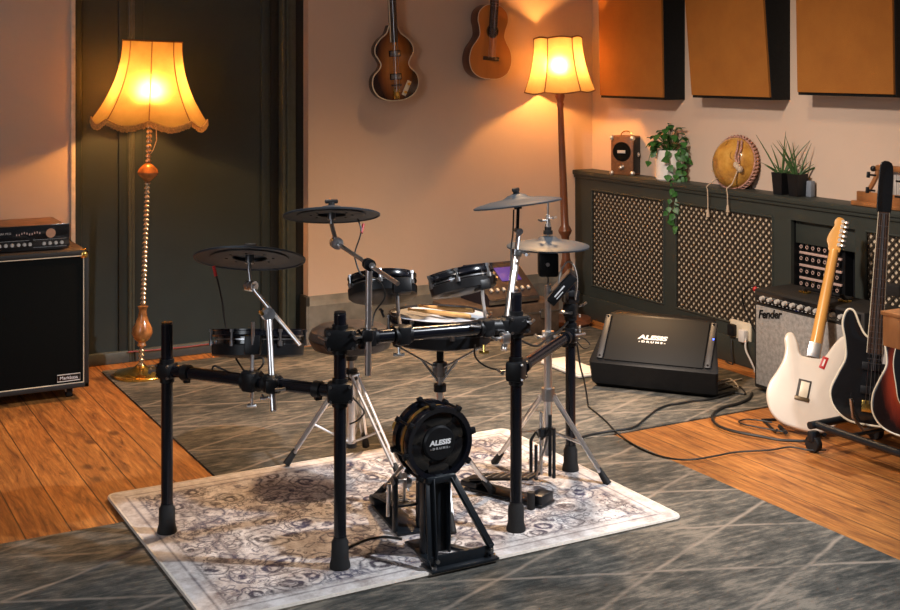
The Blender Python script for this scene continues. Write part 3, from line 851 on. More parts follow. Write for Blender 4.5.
def leaf(mb, p, d, up, L, Wd):
    d = Vector(d).normalized(); s_ = d.cross(Vector(up))
    if s_.length < .1: s_ = d.cross(Vector((1, 0, 0)))
    s_.normalize(); n = s_.cross(d)
    prof = [(0, .05), (.15, .75), (.32, 1), (.55, .82), (.78, .42), (1, .02)]
    top = []
    vs = []; fs = []
    for i, (a, w) in enumerate(prof):
        c = p+d*(L*a)-n*(L*.18*a*a)
        vs += [c-s_*(Wd*w/2)+n*Wd*.10*w, c, c+s_*(Wd*w/2)+n*Wd*.10*w]
    k = len(prof)
    for i in range(k-1):
        for j in range(2):
            a = i*3+j; fs.append((a, a+1, a+4, a+3))
    # closed thin back
    off = len(vs)
    vs += [v-n*.0008 for v in vs]
    fs += [tuple(off+i for i in f[::-1]) for f in fs]
    mb.add(vs, fs)
def pothos():
    c = onx(669.5, 300, XM-.005); base = Vector((XM-.003, c.y, ZS))
    t = thing('potted_pothos', 'trailing leafy pothos in a white cylindrical pot on the shelf beside the little brown amplifier', 'plant', base)
    R, hh = .076, .168
    obj('pot', MB().lathe([(0.001, 0), (R-.008, 0), (R, .008), (R, hh-.003), (R-.004, hh), (R-.008, hh-.004), (R-.009, hh-.02), (0.001, hh-.02)], n=40), M['pot_white'], t)
    obj('soil', MB().lathe([(.001, hh-.014), (R-.01, hh-.016), (R-.01, hh-.02)], n=30), M['soil'], t)
    r = random.Random(11)
    lf = MB(); st = MB()
    ctr = Vector((0, 0, hh))
    cam = -Vector((XM, base.y, 0)).normalized()
    side = Vector((-cam.y, cam.x, 0)).normalized()            # to the left in the photograph... sign fixed below
    right = Vector((CY, -SY, 0))
    def P(a, b, z, fwd=0.0): return right*a + cam*fwd + Vector((0, 0, z))
    # upright clump
    for i in range(54):
        a = r.uniform(-.10, .085); z = r.uniform(.01, .17)*(1-abs(a)/.15); f_ = r.uniform(-.03, .06)
        p = P(a, 0, hh+z, f_); q = P(a*.2, 0, hh-.01, f_*.3)
        st.tube([q, (q+p)/2+Vector((0, 0, .015)), p], .0014, 5)
        d = right*(a*6+r.uniform(-.5, .5))+cam*r.uniform(.1, .9)+Vector((0, 0, r.uniform(-.7, .3)))
        leaf(lf, p, d, (0, 0, 1), r.uniform(.038, .060), r.uniform(.032, .046))
    def vine(pts, n, L=.045):
        pts = spline(pts, 6, False)
        st.tube(pts, .0018, 5)
        for i in range(n):
            p = pts[int((i+.5)/n*(len(pts)-1))]
            d = right*r.uniform(-1, 1)+cam*r.uniform(.2, .8)+Vector((0, 0, -r.uniform(.2, 1.0)))
            leaf(lf, p, d, cam, r.uniform(.8, 1.15)*L, r.uniform(.7, .9)*L)
    vine([P(-.03, 0, hh), P(-.075, 0, hh+.012, .03), P(-.105, 0, hh-.02, .03), P(-.118, 0, hh-.075, .03)], 5, .045)
    vine([P(.0, 0, hh, .05), P(.0, 0, hh-.01, .085), P(-.005, 0, hh-.08, .088), P(-.012, 0, .02, .09)], 5, .05)
    vine([P(.04, 0, hh, .03), P(.07, 0, hh+.005, .05), P(.085, 0, hh-.06, .055), P(.075, 0, .015, .06)], 10, .05)
    vine([P(.03, 0, hh, .05), P(.05, 0, hh-.02, .08), P(.06, 0, hh-.09, .085), P(.05, 0, .015, .09)], 6, .05)
    vine([P(.03, 0, .05, .09), P(.04, 0, -.005, .125), P(.03, 0, -.10, .13), P(.02, 0, -.20, .128), P(.035, 0, -.255, .128)], 14, .042)
    vine([P(.03, 0, .03, .09), P(.02, 0, -.02, .125), P(-.005, 0, -.12, .128), P(-.015, 0, -.17, .128)], 6, .038)
    obj('stems', st, M['leaf'], t); obj('foliage', lf, M['leaf'], t, ang=80)
pothos()

def gourd_shaker():
    c = onx(727, 160, XM-.035)
    R = .134
    cz = ZS+R*.985
    n = Vector((-.97, -.13, .17)).normalized()
    base = Vector((XM+.012, c.y, ZS))
    t = thing('gourd_bowl', 'glossy amber gourd shell bowl with laced rim leaning on the wall between the two plants', 'gourd bowl', base)
    cc = Vector((-.012, 0, R*.985))
    prof = [(.001, .068), (R*.25, .066), (R*.5, .056), (R*.75, .036), (R*.92, .012), (R, -.016), (R*.985, -.045), (R*.94, -.046), (R*.94, -.014), (R*.7, .03), (.001, .058)]
    obj('shell', MB().lathe(prof, cc, n, 56), M['gourd'], t)
    Fm = frame(n)
    lc = MB()
    for k in range(44):
        a = 2*PI*k/44; a2 = a+.09
        for (r0, z0), (r1, z1) in (((R*.99, -.010), (R*1.03, -.040)),):
            p0 = cc+Fm @ Vector((r0*math.cos(a), r0*math.sin(a), z0)); p1 = cc+Fm @ Vector((r1*math.cos(a2), r1*math.sin(a2), z1))
            lc.tube([p0, (p0+p1)/2+Fm @ Vector((math.cos(a)*.008, math.sin(a)*.008, 0)), p1], .006, 5)
    lc.tube([cc+Fm @ Vector((R*1.01*math.cos(a), R*1.01*math.sin(a), -.012)) for a in [2*PI*k/44 for k in range(44)]], .0045, 6, True)
    obj('rim_lacing', lc, M['lace'], t)
    # twisted strap hanging over the right of the dome and a knot
    right = Vector((0, -1, 0)); up = Vector((0, 0, 1)); hx = up.cross(n).normalized(); hy = n.cross(hx)
    def S(a, z, o_=.0):
        # point on the dome seen at offset a (right) and z (up)
        q = cc+hx*a+hy*z
        w_ = Vector((q-cc)); h_ = .066*max(0, 1-(w_.length/R)**2)**.5
        return q+n*(h_+.004+o_)
    for k, off in enumerate((0, .014)):
        pts = [S(.050+off, .112), S(.066+off*1.2, .07), S(.068+off, .03), S(.078+off*.8, -.005)]
        obj('strap', MB().tube(spline(pts, 6, False), .0055, 6), M['lace'], t)
    kn = MB()
    for k in range(3): kn.ball(S(.08+.010*k, -.015-.010*k, .006), .017, 10, (1, .7, 1))
    obj('knot', kn, M['cord'], t)
    z0 = -.045
    def edge(a, zz): return right*a+Vector((XC-.030-base.x, 0, 0))+up*zz
    e1_ = [S(.085, -.04), S(.07, -.085, .01), cc+hx*.055+n*.05-hy*.115]
    def over(yo, zl):
        return [Vector((XC-.030-base.x, yo, .006)), Vector((XC-.028-base.x, yo-.002, -.02)), Vector((XC-.024-base.x, yo, -zl))]
    for pts, tl in ((e1_+over(-.055, .085), .1), ([S(-.115, -.05, -.01), S(-.10, -.09, -.01)]+over(.095, .125), .12)):
        c_ = obj('hanging_cord', MB().tube(spline(pts, 6, False), .0032, 6), M['cord'], t)
        e = pts[-1]; obj('tassel', MB().lathe([(.001, .012), (.004, .01), (.006, 0), (.010, -.028), (.001, -.028)], e, (0, 0, 1), 10), M['cord'], c_)
gourd_shaker()

def spiky(name_u, label, off):
    c = onx(name_u, 190, XM)
    base = Vector((XM-.002+off, c.y, ZS))
    t = thing('potted_spiky_plant', label, 'plant', base, group='spiky plants in black square pots')
    w, hh = .070, .108
    R = Matrix.Rotation(math.radians(0), 3, 'Z')
    rr = []
    for s_, z in ((.40, 0), (.5, hh), (.46, hh), (.44, hh-.012)):
        rr.append([Vector((a*w*s_*2*.5*2*.5, b*w*s_*2*.5*2*.5, z)) for a, b in ((-1, -1), (1, -1), (1, 1), (-1, 1))])
    obj('pot', MB().rings(rr, True, True), M['satin'], t, smooth=False)
    obj('soil', MB().box((0, 0, hh-.010), (w*.84, w*.84, .012)), M['soil'], t, smooth=False)
    r = random.Random(int(name_u)); lf = MB()
    right = Vector((CY, -SY, 0)); cam = -Vector((base.x, base.y, 0)).normalized()
    for i in range(15):
        a = r.uniform(-1, 1); L = r.uniform(.13, .235) if i > 7 else r.uniform(.03, .08)
        lean = a*(.5 if L > .1 else 1.3)
        d = (right*lean+cam*r.uniform(-.1, .4)+Vector((0, 0, 1))).normalized()
        p0 = right*a*.018+Vector((0, 0, hh-.01))
        bend = right*(a*.05)*r.uniform(.3, 1.4)
        pts = [p0+d*(L*s)+bend*s*s for s in (0, .25, .5, .75, 1)]
        lf.tube(pts, [.0035, .0042, .0036, .0024, .0006], 5)
    obj('blades', lf, M['spiky'], t)
spiky(782, 'spiky grass-like plant in a black square pot, the left of the touching pair', 0)
spiky(797, 'spiky grass-like plant in a black square pot, the right of the touching pair', .006)
sb = onx(808, 180, XM+.03)
solo('shelf_box', MB().box((XM+.045, sb.y, ZS+.038), (.03, .035, .076), None, .003), mat('blue_grey_box', (.18, .21, .26), .5),
     'small blue grey box against the wall just right of the spiky plants', 'box')

def lyre():
    p0 = onx(852, 200, XM-.05); yA = p0.y; yB = yA-.50
    t = thing('wooden_frame_instrument', 'brown wooden curved frame on an orange board at the right end of the shelf', 'instrument', (XM, (yA+yB)/2, ZS))
    obj('base_board', MB().box2((XM-.06, yB, ZS+.001), (XM+.05, yA, ZS+.022), .004), M['wood_mid'], t, True)
    obj('rail', MB().box2((XM-.045, yB+.02, ZS+.02), (XM-.025, yA-.02, ZS+.065), .004), M['wood_mid'], t, True)
    for sgn, ye in ((1, yA-.03), (-1, yB+.03)):
        pts = [Vector((XM-.035, ye, ZS+.03)), Vector((XM-.033, ye-sgn*.045, ZS+.065)), Vector((XM-.03, ye-sgn*.085, ZS+.125)), Vector((XM-.028, ye-sgn*.105, ZS+.175))]
        obj('curved_arm', MB().tube(spline(pts, 5, False), .011, 8), M['wood_mid'], t, True)
    obj('top_bar', MB().box2((XM-.045, yB+.13, ZS+.165), (XM-.01, yA-.125, ZS+.19), .008), M['wood_mid'], t, True)
    st = MB()
    for i in range(8):
        y = yA-.15-.028*i; st.cyl((XM-.03, y, ZS+.06), (XM-.03, y, ZS+.17), .0012, n=5)
    obj('strings', st, M['steel'], t, True)
    sb_ = MB()
    obj('sound_board', MB().box2((XM-.012, yB+.10, ZS+.022), (XM-.004, yA-.115, ZS+.165), .003), M['cable_pale'], t, True)
    obj('tuning_knob', MB().ball((XM-.045, yA-.118, ZS+.172), .014, 10), M['gloss_black'], t, True)
lyre()

# ================= guitar amplifier =================
AX, AY1, AY0 = 3.97, 4.285, 3.63
aw = AY1-AY0
t = thing('guitar_amplifier', 'black guitar amplifier with silver grille cloth standing against the radiator cover', 'amplifier', (AX+.11, (AY0+AY1)/2, .007))
az1 = .478
obj('cabinet', MB().box2((AX, AY0, .02), (AX+.235, AY1, az1), .012), M['tolex'], t, True)
obj('grille_cloth', MB().box2((AX-.004, AY0+.02, .04), (AX+.012, AY1-.018, az1-.075), .003), M['silver_cloth'], t, True)
Rt = Matrix.Rotation(math.radians(-14), 3, 'Y')
cpn = obj('control_panel', MB().box2((AX-.003, AY0+.018, az1-.066), (AX+.004, AY1-.018, az1-.012), .002), M['gloss_black'], t, True)
for i in range(11):
    yk = AY1-.065-.047*i
    obj('knob', MB().cyl((AX-.003, yk, az1-.038), (AX-.020, yk, az1-.038), .0115, .009, n=16), M['knob'], cpn, True)
lm = MB()
for i in range(26): lm.box((AX-.0036, AY1-.03-.023*i, az1-.056), (.001, .010, .003))
obj('panel_print', lm, M['grey_ink'], cpn, True)
obj('handle', MB().tube([(AX+.11, AY1-.20, az1-.001), (AX+.11, AY1-.22, az1+.022), (AX+.11, AY0+.22, az1+.022), (AX+.11, AY0+.20, az1-.001)], .009, 8), M['satin'], t, True)
for y in (AY1-.21, AY0+.21): obj('handle_bracket', MB().box((AX+.11, y, az1+.004), (.03, .05, .010), None, .002), M['brass'], t, True)
for yy in (AY0+.05, AY1-.05):
    for xx in (AX+.03, AX+.2): obj('foot', MB().cyl((xx, yy, .007), (xx, yy, .022), .016, n=14), M['rubber'], t, True)
lo = onx(767, 314, AX-.005)
text('script_logo', 'Fender', .052, M['gloss_black'], t, fm((AX-.0055, lo.y-.015, lo.z), (0, -1, .16), (-.0, 0.16, 1)), .002, .35, .0012, label='dark script logo plate')
obj('jewel_light', MB().ball((AX+.02, AY1+.012, az1-.01), .012, 10), M['red'], t, True)
cb = MB().tube(spline([Vector((AX+.03, AY1-.006, az1+.004)), Vector((AX+.02, AY1+.06, az1-.01)), Vector((AX+.06, AY1+.14, az1-.09)), Vector((AX+.10, AY1+.08, .22)), Vector((AX+.14, AY1+.02, .10)), Vector((AX+.2, AY1+.03, .02))], 6, False), .004, 6)
solo('jack_cable', cb, M['cable'], 'black cable looping down beside the left end of the silver-clothed amplifier', 'cable')
# ---------- guitar helper: local x side, z up the neck, front faces -y ----------
def strat():
    zb = Vector(gz(799, 430, .02)); tip_ = onx(840.5, 217, 4.075)
    up = (tip_-zb).normalized(); L = (tip_-zb).length
    side = (Vector((CY, -SY, 0))*.93+Vector((-SY, -CY, 0))*-.22)
    side = D(1, -.30, 0); side = (side-up*side.dot(up)).normalized()
    back = side.cross(up).normalized()            # faces roughly the camera?
    toC = (Vector((0, 0, 1.5))-zb).normalized()
    if back.dot(toC) < 0: back = -back
    R = Matrix((side, back*-1, up)).transposed()
    if R.determinant() < 0: R = Matrix((side, back, up)).transposed(); sg = 1
    else: sg = -1
    # in local space the camera-facing side is y = sg*
    t = thing('electric_guitar', 'cream double-cutaway electric guitar leaning with its back to us, bare maple neck', 'guitar', zb, R)
    S = L/.985
    o = [(0, 0), (-.07, .006), (-.125, .035), (-.158, .09), (-.160, .145), (-.138, .20), (-.122, .250), (-.122, .295), (-.134, .335), (-.126, .362), (-.100, .366), (-.074, .332), (-.055, .292), (-.03, .285), (.03, .292), (.052, .312), (.072, .355), (.098, .395), (.122, .402), (.138, .375), (.136, .325), (.124, .275), (.122, .235), (.142, .18), (.158, .125), (.152, .065), (.115, .02), (.06, .002)]
    o = [(a*S, b*S*1.10) for a, b in smooth2(o, 5)]
    Y = lambda v: -sg*v if False else v*sg
    def pl(out, d0, d1, bev=0.0): return MB().plate(out, min(Y(d0), Y(d1)), max(Y(d0), Y(d1)), bev=bev)
    bd = obj('body', pl(o, -.022, .022, .011), M['cream_paint'], t)
    # cavity with springs
    Rz = Matrix.Identity(3)
    cx, cz = -.012*S, .165*S
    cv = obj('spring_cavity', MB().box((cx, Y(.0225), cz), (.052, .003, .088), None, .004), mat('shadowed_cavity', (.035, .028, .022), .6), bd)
    spg = MB()
    spg.box((cx+.002, Y(.0245), cz+.004), (.034, .002, .064), None, .001)
    obj('cavity_floor', spg, M['ivory'], cv)
    obj('tremolo_block', MB().box((cx, Y(.025), cz-.036), (.058, .006, .016), None, .002), mat('aged_block', (.12, .08, .04), .4, .5), cv)
    obj('neck_plate', MB().box((.0, Y(.0235), .350*S), (.050, .003, .062), None, .004), M['chrome'], t)
    Rr = Matrix.Rotation(math.radians(10), 3, 'Y')
    sk_ = obj('sticker', MB().box((.048*S, Y(.0228), .303*S), (.024, .0015, .052), Rr, .0005), M['red'], t, label='red sticker')
    obj('sticker_print', MB().box((.048*S, Y(.0237), .303*S), (.007, .0008, .030), Rr), M['pot_white'], sk_)
    rr = []
    for z, w, d in ((.325, .028, .022), (.385, .027, .021), (.80, .0215, .016), (.83, .021, .014)):
        rr.append([Vector((w*S*math.cos(a), Y(-.022+.004)+Y(d*1.25)*max(0, math.sin(a)), z*S)) for a in [PI*k/10 for k in range(11)]])
    obj('neck', MB().rings(rr), M['maple'], t)
    obj('fretboard', MB().box((0, Y(-.023), .56*S), (.047*S, .006, .54*S), None, .001), M['rosewood'], t)
    hd = [(-.021, .82), (-.030, .845), (-.040, .870), (-.034, .905), (-.020, .94), (-.022, .962), (-.010, .985), (.014, .982), (.027, .965), (.030, .93), (.030, .88), (.027, .84), (.021, .82)]
    hs = obj('headstock', pl([(a*S, b*S) for a, b in smooth2(hd, 4)], -.022, -.008, .002), M['maple'], t)
    for i in range(6):
        z_ = (.852+.0225*i)*S
        obj('tuner', MB().cyl((.016*S, Y(-.008), z_), (.016*S, Y(.004), z_), .0085, n=10).box((.034*S, Y(-.002), z_), (.018, .009, .012), None, .003), M['chrome'], hs)
    st = MB()
    for i in range(6): st.cyl((-.018+.0072*i, Y(-.030), .16*S), (-.014+.0056*i, Y(-.029), .84*S), .0007, n=5)
    obj('strings', st, M['steel'], t)
    # a low floor stand holds it
    return zb, R, S, sg
zb, GR, GS, gsg = strat()
up_ = GR.col[2]; sd_ = GR.col[0]
gb = thing('guitar_stand', 'low black tubular stand under the cream electric guitar', 'guitar stand', zb+Vector((.06, 0, -.013)))
fw = D(0, 1, 0)
def G(a, b, c): return zb+Vector(D(1, -.3, 0))*a+fw*b+Vector((0, 0, c-.02))
sm_ = MB().tube([G(-.09, -.03, .02), G(-.09, .0, .006), G(-.10, .16, .006), G(0, .20, .006), G(.10, .16, .006), G(.09, 0, .006), G(.09, -.03, .02)], .006, 8)
obj('legs', sm_, M['black'], gb, True)
obj('upright', MB().tube([G(0, .20, .006), G(0, .17, .14), G(0, .14, .26)], .006, 8), M['black'], gb, True)
for s_ in (-1, 1): obj('yoke_pad', MB().tube([G(s_*.055, .075, .008), G(s_*.058, .02, .012), G(s_*.06, -.045, .018)], .008, 8), M['rubber'], gb, True)

# ---------- guitar rack with the two dark guitars ----------
X0, X1 = 3.56, 3.88
ya, yb = 3.50, 2.50
t = thing('guitar_rack', 'black multi-guitar floor rack on casters with hooped cradles, at the right edge', 'guitar rack', ((X0+X1)/2, (ya+yb)/2, 0))
RZ = .105
obj('front_rail', MB().cyl((X0, ya, RZ), (X0, yb, RZ), .014, n=14), M['black'], t, True)
obj('rear_rail', MB().cyl((X1, ya, RZ), (X1, yb, RZ), .014, n=14), M['black'], t, True)
for y in (ya, yb): obj('end_bar', MB().cyl((X0-.03, y, RZ), (X1+.03, y, RZ), .015, n=12), M['black'], t, True)
for y in (ya, yb):
    for x in (X0-.01, X1+.01):
        cs = obj('caster', MB().cyl((x-.014, y, .032), (x+.014, y, .032), .032, n=22), M['rubber'], t, True)
        obj('caster_fork', MB().box((x, y, .062), (.042, .030, .04), None, .006), M['black'], cs, True)
for x_, y_ in ((X0, ya-.03), (X1, ya-.03), (X0, yb+.03), (X1, yb+.03)): pass
obj('upright', MB().tube([(X1, ya, RZ), (X1+.04, ya, .45), (X1+.03, ya, .60)], .013, 10), M['black'], t, True)
obj('upright', MB().tube([(X1, yb, RZ), (X1+.04, yb, .45), (X1+.03, yb, .60)], .013, 10), M['black'], t, True)
obj('neck_rail', MB().box2((X1+.015, yb, .585), (X1+.05, ya+.01, .635), .008), M['rubber'], t, True)
cy_ = [3.33, 3.11, 2.88]
for i, y in enumerate(cy_):
    for x in (X0,):
        # wide hooped cradle, opening upward
        w = .085
        pts = [(x+.01, y, RZ+.14), (x+.02, y, RZ+.07), (x+.075, y, RZ+.012), (x+.16, y, RZ+.012), (x+.215, y, RZ+.06), (x+.225, y, RZ+.13)]
        cr = obj('cradle', MB().tube([Vector(p) for p in pts], .0065, 8), M['steel'], t, True)
        obj('cradle_post', MB().cyl((x+.10, y, RZ-.01), (x+.10, y, RZ+.015), .005, n=8).cyl((x+.135, y, RZ-.01), (x+.135, y, RZ+.015), .005, n=8).cyl((X0, y, RZ), (X1, y, RZ), .008, n=8), M['black'], cr, True)

def rack_guitar(name, label, base, tip, outline, m_body, m_neck, th, extra):
    up = (tip-base).normalized()
    nrm = D(-.30, -1, 0); nrm = (nrm-up*nrm.dot(up)).normalized()     # face normal toward the camera side
    nrm.normalize()
    R = Matrix((nrm.cross(up)*-1, -nrm, up)).transposed()
    if R.determinant() < 0: R = Matrix((nrm.cross(up), -nrm, up)).transposed()
    t = thing(name, label, 'guitar', base, R)
    obj('body', MB().plate(outline, -th, 0, bev=.008), m_body, t)
    extra(t, outline, th, (tip-base).length)
    return t
def bass_extra(t, o, th, L):
    obj('binding', MB().tube([Vector((x*.985, -th+.003, z)) for x, z in o], .0042, 6, True), M['ivory'], t)
    def tap(w0, w1, ya, yb): return MB().rings([[Vector((x, y, z)) for x, y in ((-w, ya), (w, ya), (w, yb), (-w, yb))] for w, z in ((w0, .27), (w1, L-.195))])
    fb = obj('fretboard', tap(.027, .019, -th-.012, -th-.001), M['rosewood'], t)
    obj('fretboard_binding', tap(.0288, .0208, -th-.0105, -th-.001), M['ivory'], fb)
    fr_ = MB().box((0, -th-.0118, L-.2-.30), (.004, .001, .60))
    for i in range(20): fr_.box((0, -th-.0125, L-.2-.86*(1-2**(-i/12))), (.050-.016*(1-2**(-i/12))**.0*(1-(1-2**(-i/12))/.68), .0015, .002))
    obj('frets', fr_, M['steel'], fb)
    obj('neck', neck_mb(.3, L-.2, .026, .018, -th, -th+.02), M['mahogany'], t)
    hd = [(-.020, L-.20), (-.028, L-.17), (-.027, L-.06), (-.02, L), (.018, L-.003), (.027, L-.06), (.028, L-.17), (.020, L-.20)]
    hs = obj('headstock', MB().plate(smooth2(hd, 3), -th-.006, -th+.010, bev=.003), M['gloss_black'], t)
    for s_, z_ in ((-1, -.055), (-1, -.115), (1, -.07), (1, -.13)):
        obj('tuner', MB().cyl((s_*.036, -th, L+z_), (s_*.06, -th, L+z_), .004, n=8).box((s_*.066, -th, L+z_), (.014, .006, .024), None, .003), M['satin'], hs)
    st = MB()
    for i in range(4): st.cyl((-.021+.014*i, -th-.016, .08), (-.012+.008*i, -th-.014, L-.2), .0013, n=5)
    obj('strings', st, M['steel'], t)
    for z_ in (.13, .22): obj('pickup', MB().box((0, -th-.005, z_), (.085, .012, .03), None, .003), M['satin'], t)
    obj('bridge', MB().box((0, -th-.006, .07), (.07, .014, .045), None, .004), M['brass'], t)
    obj('pickguard', MB().plate(smooth2([(.03, .30), (.075, .26), (.085, .19), (.06, .12), (.035, .14), (.03, .22)], 3), -th-.003, -th), M['cable_pale'], t)
ob = [(0, 0), (-.08, .008), (-.135, .05), (-.152, .11), (-.128, .18), (-.105, .24), (-.112, .31), (-.125, .37), (-.112, .42), (-.085, .42), (-.06, .37), (-.03, .33), (.03, .32), (.06, .34), (.095, .375), (.122, .36), (.122, .30), (.108, .24), (.128, .17), (.145, .10), (.13, .04), (.07, .006)]
b0 = px(869, 424, 4.72); b1 = px(886.5, 163, 4.84)
b0.y = min(b0.y, 3.45)
rack_guitar('bass_guitar', 'black pale-edged bass guitar in the rack next to the cream guitar, black headstock up', b0, b1, smooth2(ob, 5), M['gloss_black'], None, .038, bass_extra)
def burst_extra(t, o, th, L):
    obj('binding', MB().tube([Vector((x*.987, -th+.003, z)) for x, z in o], .0035, 6, True), M['ivory'], t)
    obj('neck', neck_mb(.3, L-.16, .026, .022, -th-.004, -th+.016), M['maple'], t)
    obj('fretboard', MB().box2((-.026, -th-.012, .29), (.026, -th-.003, L-.16), .003), M['maple'], t)
    hd = [(-.024, L-.17), (-.04, L-.13), (-.03, L-.02), (0, L), (.03, L-.03), (.034, L-.13), (.024, L-.17)]
    hs = obj('headstock', MB().plate(smooth2(hd, 3), -th-.006, -th+.008, bev=.003), M['maple'], t)
    for i in range(6): obj('tuner', MB().cyl((-.03, -th, L-.13+.018*i), (-.052, -th, L-.13+.018*i), .005, n=8), M['chrome'], hs)
    pg = obj('pickguard', MB().plate(smooth2([(-.03, .31), (-.085, .33), (-.10, .26), (-.085, .18), (-.06, .11), (.02, .09), (.04, .2), (.03, .3)], 4), -th-.003, -th), M['gloss_black'], t)
    obj('pickguard_edge', MB().tube([Vector((x, -th-.003, z)) for x, z in smooth2([(-.03, .31), (-.085, .33), (-.10, .26), (-.085, .18), (-.06, .11), (.02, .09), (.04, .2), (.03, .3)], 4)], .0018, 5, True), M['ivory'], pg)
    for z_ in (.12, .18, .24): obj('pickup', MB().box((0, -th-.006, z_), (.07, .010, .018), None, .003), M['satin'], pg)
    obj('bridge', MB().box((0, -th-.006, .075), (.07, .014, .03), None, .004), M['chrome'], t)
    st = MB()
    for i in range(6): st.cyl((-.017+.0068*i, -th-.017, .075), (-.014+.0056*i, -th-.014, L-.17), .0008, n=5)
    obj('strings', st, M['steel'], t)
b0 = px(915, 438, 4.44); b1 = px(936, 200, 4.58)
os_ = [(a*1.02, b*1.0) for a, b in [(0, 0), (.07, .006), (.125, .035), (.158, .09), (.160, .145), (.138, .20), (.122, .250), (.122, .295), (.130, .33), (.120, .355), (.098, .352), (.078, .318), (.055, .292), (.03, .285), (-.03, .292), (-.052, .312), (-.072, .355), (-.098, .395), (-.122, .402), (-.138, .375), (-.136, .325), (-.124, .275), (-.122, .235), (-.142, .18), (-.158, .125), (-.152, .065), (-.115, .02), (-.06, .002)]]
rack_guitar('electric_guitar', 'red brown sunburst electric guitar in the rack, cut off by the right edge', b0, b1, smooth2(os_, 5), M['red_burst'], None, .042, burst_extra)
# wooden block-bodied instrument in front of the rack's neck rail, seen at the edge
rkt = bpy.data.objects['guitar_rack']
bc0 = px(902, 331, 4.34)
blk = obj('neck_rest_block', MB().box(bc0, (.085, .10, .115), None, .006).box(bc0+Vector((0, 0, .06)), (.095, .11, .014), None, .003), M['wood_mid'], rkt, True, label='orange brown wooden block')
obj('rest_post', MB().cyl((X0, bc0.y-.03, RZ), (X0, bc0.y-.03, bc0.z-.05), .011, n=12), M['black'], rkt, True)

# ================= drum monitor wedge =================
gl = gz(600, 388); gr = gz(713, 400)
u_ = (gr-gl); u_.z = 0; Lm = u_.length; u_.normalize(); bk = Vector((-u_.y, u_.x, 0))     # away from the camera
if bk.dot(Vector((SY, CY, 0))) < 0: bk = -bk
O = gl
def Q(a, b, z): return O+u_*a+bk*b+Vector((0, 0, z))
t = thing('monitor_speaker', 'black wedge monitor speaker with white printed logo lying on the rug by the radiator cover', 'speaker', Q(Lm/2, .15, .0085), Matrix((u_, bk, Vector((0, 0, 1)))).transposed())
Lw = Lm+.030
prof = [(.015, .008), (-.020, .03), (-.046, .128), (-.040, .137), (.140, .322), (.150, .328), (.20, .328), (.34, .20), (.35, .04), (.33, .008)]
rr = []
for a, sc in ((-.040, .96), (-.030, 1), (Lw-.010, 1), (Lw, .96)):
    cx_ = sum(p[0] for p in prof)/len(prof); cz_ = .17
    tp_ = .25 if a < .2 else -.25
    rr.append([Q(a+tp_*max(0, p[0]+.04), cx_+(p[0]-cx_)*sc, cz_+(p[1]-cz_)*sc) for p in prof])
obj('cabinet', MB().rings(rr), M['satin'], t, True)
fd = (Q(0, .140, .322)-Q(0, -.040, .137)); fl = fd.length; fd.normalize(); fn = u_.cross(fd)
if fn.dot(Vector((0, 0, 1))) < 0: fn = -fn
Rf = Matrix((u_, fd, fn)).transposed()
ctr = (Q(Lw/2-.02, .140, .322)+Q(Lw/2-.02, -.040, .137))/2
obj('grille', MB().box(ctr+fn*.001, (Lw-.095, fl-.014, .014), Rf, .005), mat('perforated_grille', (.008, .009, .010), .55, 0, .2, 500, spec=.25), t, True)
for s_ in (-1, 1):
    e = obj('end_strip', MB().box(ctr+u_*s_*(Lw/2-.028)+fn*.003, (.030, fl-.02, .016), Rf, .004), mat('dark_grey_strip', (.014, .015, .020), .45), t, True)
    for q in (-1, 1): obj('screw', MB().cyl(ctr+u_*s_*(Lw/2-.028)+fd*q*(fl/2-.022)+fn*.010, ctr+u_*s_*(Lw/2-.028)+fd*q*(fl/2-.022)+fn*.013, .005, n=10), M['gloss_black'], e, True)
obj('status_light', MB().ball(ctr+u_*(Lw/2-.020)+fd*.03+fn*.011, .0045, 8), M['led'], t, True)
lg = ctr-u_*.020+fd*.010+fn*.009
text('logo_lettering', 'ALESIS', .030, M['white_ink'], t, fm(lg, u_, fd), .0006, .12, .0016, sx=1.55)
text('logo_subline', '- D R U M S -', .014, M['white_ink'], t, fm(lg-fd*.023, u_, fd), .0004, 0, .0008, sx=1.6)
for a in (.05, Lw-.09):
    for b in (.03, .33): obj('foot', MB().cyl(Q(a, b, .007), Q(a, b, .012), .014, n=12), M['rubber'], t, True)

# ================= things behind the kit =================
p0 = px(500, 330, 6.75)
bx0 = Vector((p0.x, YW-.42, .007))
t = thing('flight_case', 'low dark brown case on the floor against the back wall behind the drum kit', 'case', Vector((3.56, YW-.25, .0075)))
cc_ = Vector((3.56, YW-.25, .0075))
obj('box', MB().box(cc_+Vector((0, 0, .092)), (.62, .36, .175), None, .012), mat('brown_case_leather', (.10, .065, .045), .55, 0, .3, 30), t, True)
obj('lid_edge', MB().box(cc_+Vector((0, 0, .125)), (.628, .368, .012), None, .003), M['steel'], t, True)
for s_ in (-.2, .2): obj('latch', MB().box(cc_+Vector((s_, -.186, .12)), (.04, .012, .05), None, .003), M['steel'], t, True)
obj('handle', MB().tube([cc_+Vector((-.06, -.182, .08)), cc_+Vector((-.055, -.21, .085)), cc_+Vector((.055, -.21, .085)), cc_+Vector((.06, -.182, .08))], .007, 8), M['satin'], t, True)
mz = .0075+.180
t = thing('audio_mixer', 'dark sloped audio mixer with purple display on the low case by the back wall', 'mixer', cc_+Vector((0.02, 0, mz-.0075)))
pf = [(-.16, 0), (-.17, .04), (.06, .19), (.12, .19), (.15, .16), (.15, 0)]
rr = [[cc_+Vector((.02+a, p[0], mz-.0075+p[1]+.001)) for p in pf] for a in (-.16, .16)]
obj('body', MB().rings(rr), mat('mixer_dark', (.012, .010, .018), .5), t, True, smooth=False)
sd = Vector((0, .23, .15)).normalized(); sn = Vector((0, -.15, .23)).normalized()
